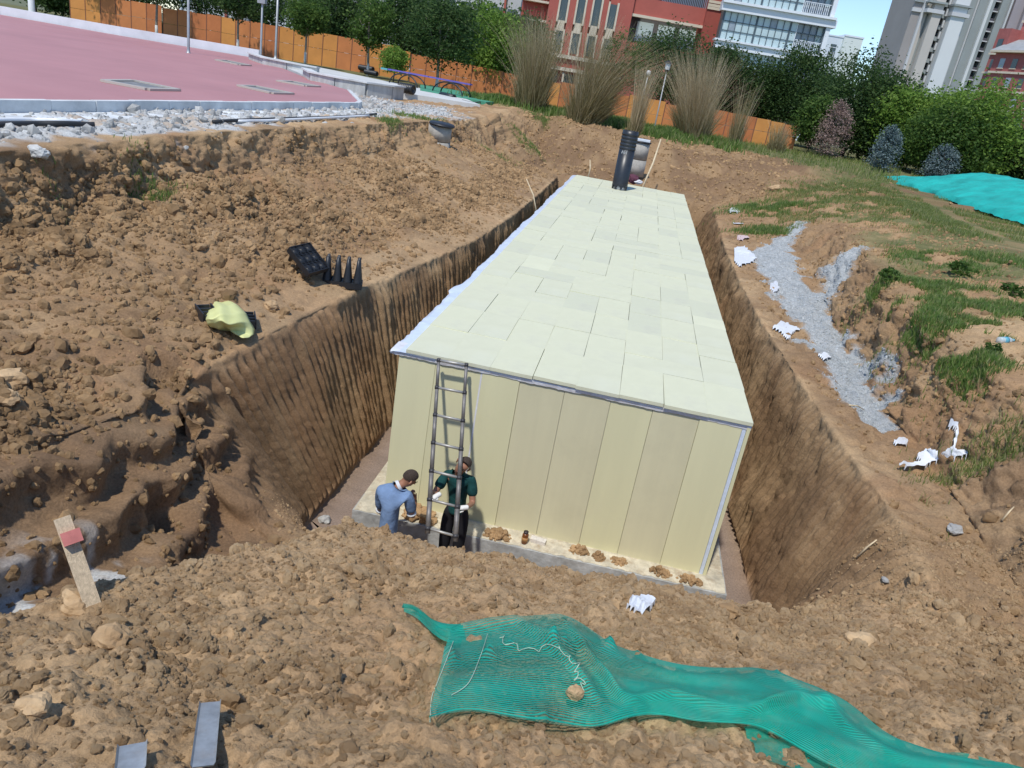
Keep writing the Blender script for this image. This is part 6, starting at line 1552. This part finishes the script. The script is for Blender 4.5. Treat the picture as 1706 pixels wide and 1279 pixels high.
# recessed gallery part to the right
x1, zb = f.at(1052, 11)[0], f.at(1110, 28)[1]
f.box("wall", xr + .01, xR, zb - .2, zb + 1.6, .4, 1.0, M_redr); f.box("string_course", xr + .02, xR, zb - .5, zb - .21, .2, .95, M_cream)
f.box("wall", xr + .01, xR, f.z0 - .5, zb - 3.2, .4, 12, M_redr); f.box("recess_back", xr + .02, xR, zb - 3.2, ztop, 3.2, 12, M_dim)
for k in range(26):
    x = xr + 3.2 + (xR - xr - 3.4) * k / 26; f.box("baluster", x, x + .06, zb + 1.62, zb + 2.6, .6, .66, M_rail)
f.box("handrail", xr + 3.1, xR - .1, zb + 2.61, zb + 2.7, .58, .68, M_rail)
f.box("ceiling_slab", xr + .02, xR, zb + 5.2, zb + 5.8, .4, 3.1, M_redr)
for k in range(3): f.box("window", xr + 1.2 + k * 2.6, xr + 3.2 + k * 2.6, zb - 2.9, zb - .7, 3.0, 3.18, M_gl)
# brick pier at the right end
xp0 = f.at(1172, 40)[0]; xp1 = f.at(1207, 20)[0]
f.box("brick_pier", xp0 + .01, xp1, f.z0 - .5, ztop, -.3, 6, M_redd)
for vv in (3, 9, 14): zz = f.at(1186, vv)[1]; f.box("band", xp0 - .05, xp1 + .1, zz - .14, zz + .14, -.42, -.301, M_cream)
# stair tower left with dark rails
xs0 = f.at(868, 20)[0]; f.box("stair_tower", xs0, xl - .01, f.z0 - .5, ztop, 1.6, 9, M_redd)
for k in range(4):
    z = f.at(890, 24)[1] - .6 + k * 2.0; f.box("landing", xs0, xl - .02, z, z + .22, .5, 1.59, M_cream)
    for j in range(9): x = xs0 + (xl - xs0) * j / 9; f.box("baluster", x, x + .07, z + .23, z + 1.15, .6, .67, M_redd)
# --- white glass building
f = Facade(1290, 160, 86, -.04); f.root("glass_building", "white building with a curtain wall of pale glass panes, right of the red one", z=3.6)
f.O_ = f.O
def row(u0, v0, u1, v1): return f.at(u0, v0), f.at(u1, v1)
gx0 = f.at(1203, 40)[0]; gx1 = f.at(1381, 40)[0]; 
zA0 = f.at(1290, 31)[1]; zA1 = f.at(1290, 18)[1]      # white band between the two glazed storeys (under / upper edge)
zB1 = f.at(1255, 77)[1]; zB0 = f.at(1255, 89)[1]
sH = zA0 - zB1; bH = zA1 - zA0
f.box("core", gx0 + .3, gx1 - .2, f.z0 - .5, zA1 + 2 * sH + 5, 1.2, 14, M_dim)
f.box("floor_band", gx0 - .5, gx1 + .7, zA0, zA1, -.5, 1.19, M_wht); f.box("floor_band", gx0 - .5, gx1 + .5, zA1 + .004, zA1 + .25, -.8, 1.1, M_wht)
f.box("floor_band", gx0 - .3, gx1 + .2, zB0, zB1, -.5, 1.19, M_wht); f.box("floor_band", gx0 - .5, gx1 + .3, zB1 + .004, zB1 + .2, -.75, 1.1, M_wht)
f.box("floor_band", gx0 - .5, gx1 + .7, zA1 + sH, zA1 + sH + bH, -.5, 1.19, M_wht)
f.box("end_wall", gx1 - .19, gx1 + .25, f.z0 - .5, zA0 - .005, -.3, 14, M_wht); f.box("end_wall", gx1 - .19, gx1 + .25, zA1 + .26, zA1 + sH - .01, -.3, 14, M_wht)
ncol = 15; cwid = (gx1 - .25 - gx0) / ncol; pm = {}
rngb = np.random.default_rng(9)
for (zb_, zt_, nrow) in ((zB1 + .21, zA0, 3), (zA1 + .26, zA1 + sH, 3), (zB0 - sH, zB0, 3)):
    rh = (zt_ - zb_) / nrow
    for c in range(ncol):
        balc = c >= 11 and zb_ > zB1
        for r in range(nrow):
            m = M_gl2 if (c in (11, 12, 13) or rngb.random() < .06) else M_gl
            key = (m.name, round(rh, 3))
            if key not in pm: pm[key] = MB().box(.012, cwid - .012, 0, .03, .012, rh - .012).mesh("pane", m)
            o = link_mesh("pane", pm[key], f.r); o.location = (gx0 + c * cwid, .12 + (.0 if not balc else .25), zb_ + r * rh); o.rotation_euler = (rngb.uniform(-.004, .004), 0, rngb.uniform(-.005, .005))
    for c in range(ncol + 1):
        w = .10 if c in (0, 5, 10, 15) else .03; x = gx0 + c * cwid
        f.box("mullion", x - w, x + w, zb_ + .002, zt_ - .002, .02, .2, M_wht if c in (11,) else M_mul)
    for r in range(1, nrow): f.box("transom", gx0, gx1 - .25, zb_ + r * rh - .035, zb_ + r * rh + .035, .03, .19, M_mul)
for (zb_) in (zB1 + .21, zA1 + .26):
    xa = gx0 + 11.1 * cwid
    for k in range(13): x = xa + (gx1 - .3 - xa) * k / 13; f.box("baluster", x, x + .05, zb_, zb_ + 1.1, -.2, -.16, M_wht)
    f.box("handrail", xa, gx1 - .3, zb_ + 1.1, zb_ + 1.16, -.22, -.14, M_wht)
# --- far white block
f = Facade(1405, 130, 150, 0.0); f.root("white_block", "small far white block with a dark window and louvers at the edge of the sky", z=3.6)
x0 = f.at(1370, 95)[0]; x1 = f.at(1402, 80)[0]; x2 = f.at(1434, 80)[0]; zt = f.at(1390, 60)[1]; zt2 = f.at(1415, 61)[1]
M_w2 = mat("far_pale_wall", (.62, .68, .72), .8); M_w3 = mat("far_mint_wall", (.66, .72, .68), .8)
f.box("wall", x0, x1, f.z0 - .5, zt, .6, 10, M_w2); f.box("wall", x1 + .01, x2, f.z0 - .5, zt2, 0, 9, M_w3); f.box("parapet", x0, x1, zt + .005, zt + .25, .5, 9, M_w2); f.box("parapet", x1 + .01, x2 + .1, zt2 + .005, zt2 + .3, -.1, 9, M_wht)
a = f.at(1384, 83); b = f.at(1396, 74); f.box("window", a[0], b[0], a[1], b[1], .5, .59, M_gd)
f.box("glazing_bar", a[0], b[0], (a[1] + b[1]) / 2 - .05, (a[1] + b[1]) / 2 + .05, .44, .499, M_wht)
a = f.at(1378, 97); b = f.at(1394, 86)
for k in range(5): x = a[0] + (b[0] - a[0]) * k / 5; f.box("louver", x, x + (b[0] - a[0]) * .11, a[1] - .3, b[1], .5, .59, M_gd)
# --- pale school block behind the street trees
f = Facade(520, 60, 108, 0.0); f.root("school_building", "pale school block with dark windows hidden behind the left trees", z=3.6)
x0 = f.at(300, 20)[0]; x1 = f.at(860, 60)[0]; M_sch = mat("pale_school_wall", (.50, .52, .52), .85, var=.1, scale=.4)
f.box("wall", x0, x1, f.z0 - .5, 12, .4, 14, M_sch); f.box("roof_band", x0 - .3, x1 + .3, 12.01, 12.6, .1, 14, M_wht)
nw = 22; wm = MB().box(0, (x1 - x0) / nw * .62, 0, .1, 0, 1.9).mesh("window", M_gd)
for k in range(nw):
    for zz in (.8, 4.6, 8.4): o = link_mesh("window", wm, f.r); o.location = (x0 + (x1 - x0) * (k + .2) / nw, .28, f.z0 + zz)
    if k % 3 == 0: f.box("column", x0 + (x1 - x0) * k / nw - .15, x0 + (x1 - x0) * k / nw + .15, f.z0, 12, .05, .39, M_redr if k % 2 else M_wht)
# --- grey apartment towers
M_t = dict(a=mat("tower_brown_grey", (.30, .28, .27), .85, var=.08, scale=.1), b=mat("tower_light", (.50, .51, .52), .85, var=.05, scale=.1), c=mat("tower_beige", (.47, .44, .40), .85, var=.05, scale=.1),
           d=mat("tower_dark_recess", (.075, .07, .085), .8), e=mat("tower_white", (.60, .62, .62), .85, var=.05, scale=.1), g=mat("tower_green_grey", (.27, .30, .30), .85, var=.08, scale=.1), p=mat("tower_mauve", (.31, .28, .30), .85, var=.08, scale=.1))
f = Facade(1560, 100, 230, 0.0); f.root("apartment_tower", "tall grey and cream apartment tower rising out of the top, left one", z=3.6)
def cx(c): return f.at(1450 + c / 6.395, 500 / 6.395)[0]
lay = [(365, 455, 'a', 3), (455, 480, 'b', 2), (480, 520, 'c', 2.5), (520, 545, 'g', 3), (545, 645, 'c', 0), (645, 735, 'd', 5), (735, 885, 'e', -1), (885, 905, 'd', 2), (905, 925, 'b', 1)]
for a, b, k, dep in lay: f.box("pier", cx(a) + .01, cx(b) - .01, f.z0, 95, dep, 22, M_t[k])
xa, xb = cx(645), cx(735); zz = f.z0 + 2; bal = MB().box(0, xb - xa - .5, 0, 2.2, 0, 1.15).mesh("balcony", M_t['g']); win = MB().box(0, (xb - xa) * .4, 0, .1, 0, 1.5).mesh("window", M_gl2); wr_ = MB().box(0, .5, 0, .5, 0, 2.0).mesh("drain_bracket", M_t['b'])
for k in range(26):
    z = f.z0 + 3 + k * 3.1
    o = link_mesh("balcony", bal, f.r); o.location = (xa + .2, 2.2 + .0, z)
    o = link_mesh("window", win, f.r); o.location = (xa + (1.2 if k % 3 else 2.4), 4.8, z + 1.3)
    o = link_mesh("drain_bracket", wr_, f.r); o.location = (xb - .7, 1.6, z + .6)
    for (c0_, dd_) in ((890, 1.8), (527, 2.8), (905, .8)):
        pass
zc_ = f.at(1450 + 830 / 6.395, 140 / 6.395)[1]
for a, b, dep in ((365, 480, 2.5), (480, 645, -.6), (735, 905, -1.6)):
    f.box("cornice", cx(a) - .3, cx(b) + .3, zc_ - .6, zc_ + .4, dep, 3.2 if dep > 0 else 2, M_t['b']); f.box("cornice", cx(a) - .5, cx(b) + .5, zc_ + 2.0, zc_ + 2.5, dep - .2, 3 if dep > 0 else 2, M_t['g'])
sl = MB().box(0, .45, 0, .2, 0, 1.2).mesh("window", M_gd)
for k in range(26):
    o = link_mesh("window", sl, f.r); o.location = (cx(893), 1.78, f.z0 + 3.6 + k * 3.1)
f = Facade(1660, 100, 262, 0.0); f.root("apartment_tower", "tall grey green apartment tower rising out of the top, right one", z=3.6)
lay = [(905, 985, 'g', 1), (985, 1000, 'b', .5), (1000, 1090, 'g', 0), (1090, 1120, 'e', -1), (1120, 1160, 'g', -.5), (1160, 1250, 'd', 5), (1250, 1330, 'g', 1), (1330, 1350, 'b', 0), (1350, 1372, 'd', 2), (1372, 1480, 'p', 0), (1480, 1680, 'p', -1.5), (1680, 1800, 'g', 0)]
def cx(c): return f.at(1450 + c / 6.395, 500 / 6.395)[0]
for a, b, k, dep in lay: f.box("pier", cx(a) + .01, cx(b) - .01, f.z0, 110, dep, 24, M_t[k])
xa, xb = cx(1160), cx(1250); bal2 = MB().box(0, xb - xa - .4, 0, 2.6, 0, 1.2).mesh("balcony", M_t['d']); bal3 = MB().box(-.2, xb - xa, 0, .3, 0, .35).mesh("balcony_edge", M_t['b'])
for k in range(30):
    z = f.z0 + 3 + k * 3.1; o = link_mesh("balcony", bal2, f.r); o.location = (xa + .2, 2.0, z); e = link_mesh("balcony_edge", bal3, o); e.location = (0, -.31, 0)
    o = link_mesh("window", sl, f.r); o.location = (cx(1356), 1.7, z + .5)
# --- red brick block, right
ftr = math.radians(72)   # its long side runs steeply towards the viewer
f = Facade(1637, 150, 131, -ftr)
f.root("brick_block", "red brick school block with cream string courses at the right edge", z=3.6)
M_bk = mat("red_brickwork", (.34, .105, .095), .9, var=.15, scale=1.5); M_bk2 = mat("bright_red_brick", (.46, .15, .13), .9, var=.1, scale=1.5); M_roof = mat("grey_roof", (.30, .32, .33), .8, var=.2, scale=1, stretch=(1, 1, 5))
zl = [f.at(1640, v)[1] for v in (150, 119, 87)]
Ln = 42
f.box("wall", 0, Ln, f.z0 - .5, zl[2], 0, 14, M_bk)
for z in zl[:2] + [zl[1] - (zl[1] - zl[0]) * 2]:
    f.box("string_course", -.1, Ln, z - .16, z + .16, -.25, -.003, M_cream)
f.box("eaves", -.5, Ln, zl[2], zl[2] + .3, -.9, 13, M_cream)
MB().add([(-.5, -.9, zl[2] + .31), (Ln, -.9, zl[2] + .31), (Ln, 3.6, zl[2] + 2.6), (-.5, 3.6, zl[2] + 2.6), (-.5, 3.6, zl[2] + .31), (Ln, 3.6, zl[2] + .31)], [(0, 1, 2, 3), (0, 3, 4), (1, 5, 2), (3, 2, 5, 4), (0, 4, 5, 1)]).build("roof", M_roof, f.r)
f.box("attic_storey", -.4, Ln, zl[2] + .31, zl[2] + 5.2, 3.62, 12, M_bk2); f.box("parapet", -.6, Ln, zl[2] + 5.21, zl[2] + 5.6, 3.4, 12.2, M_cream)
for k in range(3): f.box("downpipe", 3 + k * 4.5, 3.35 + k * 4.5, zl[2] + 1.5, zl[2] + 4.6, 3.4, 3.6, M_cream)
stg = zl[1] - zl[0]; wmesh = MB().box(0, 1.05, 0, .1, 0, stg * .50).mesh("window", M_gd); wm2 = MB().box(0, 1.05, 0, .1, 0, stg * .50).mesh("window", M_gl2); sil = MB().box(-.12, 1.17, 0, .12, 0, .12).mesh("sill", M_cream)
for k in range(16):
    for q_, z in enumerate((zl[1], zl[0], zl[0] - stg, zl[0] - 2 * stg)):
        if z + stg * .2 < f.z0: continue
        o = link_mesh("window", wmesh if (k * 3 + q_) % 4 else wm2, f.r); o.location = (1.4 + k * 2.55, -.05, z + stg * .24)
        s2 = link_mesh("sill", sil, o); s2.location = (0, -.07, -.13)
f.box("end_bay", -2.6, -.01, f.z0 - .5, zl[2] + 4.0, 1.4, 12, M_bk)
for z in zl: f.box("string_course", -2.8, -.02, z - .16, z + .16, 1.15, 1.395, M_cream)
for z in (zl[1], zl[0], zl[2] + .2): o = link_mesh("window", wmesh, f.r); o.location = (-1.9, 1.3, z + stg * .24)
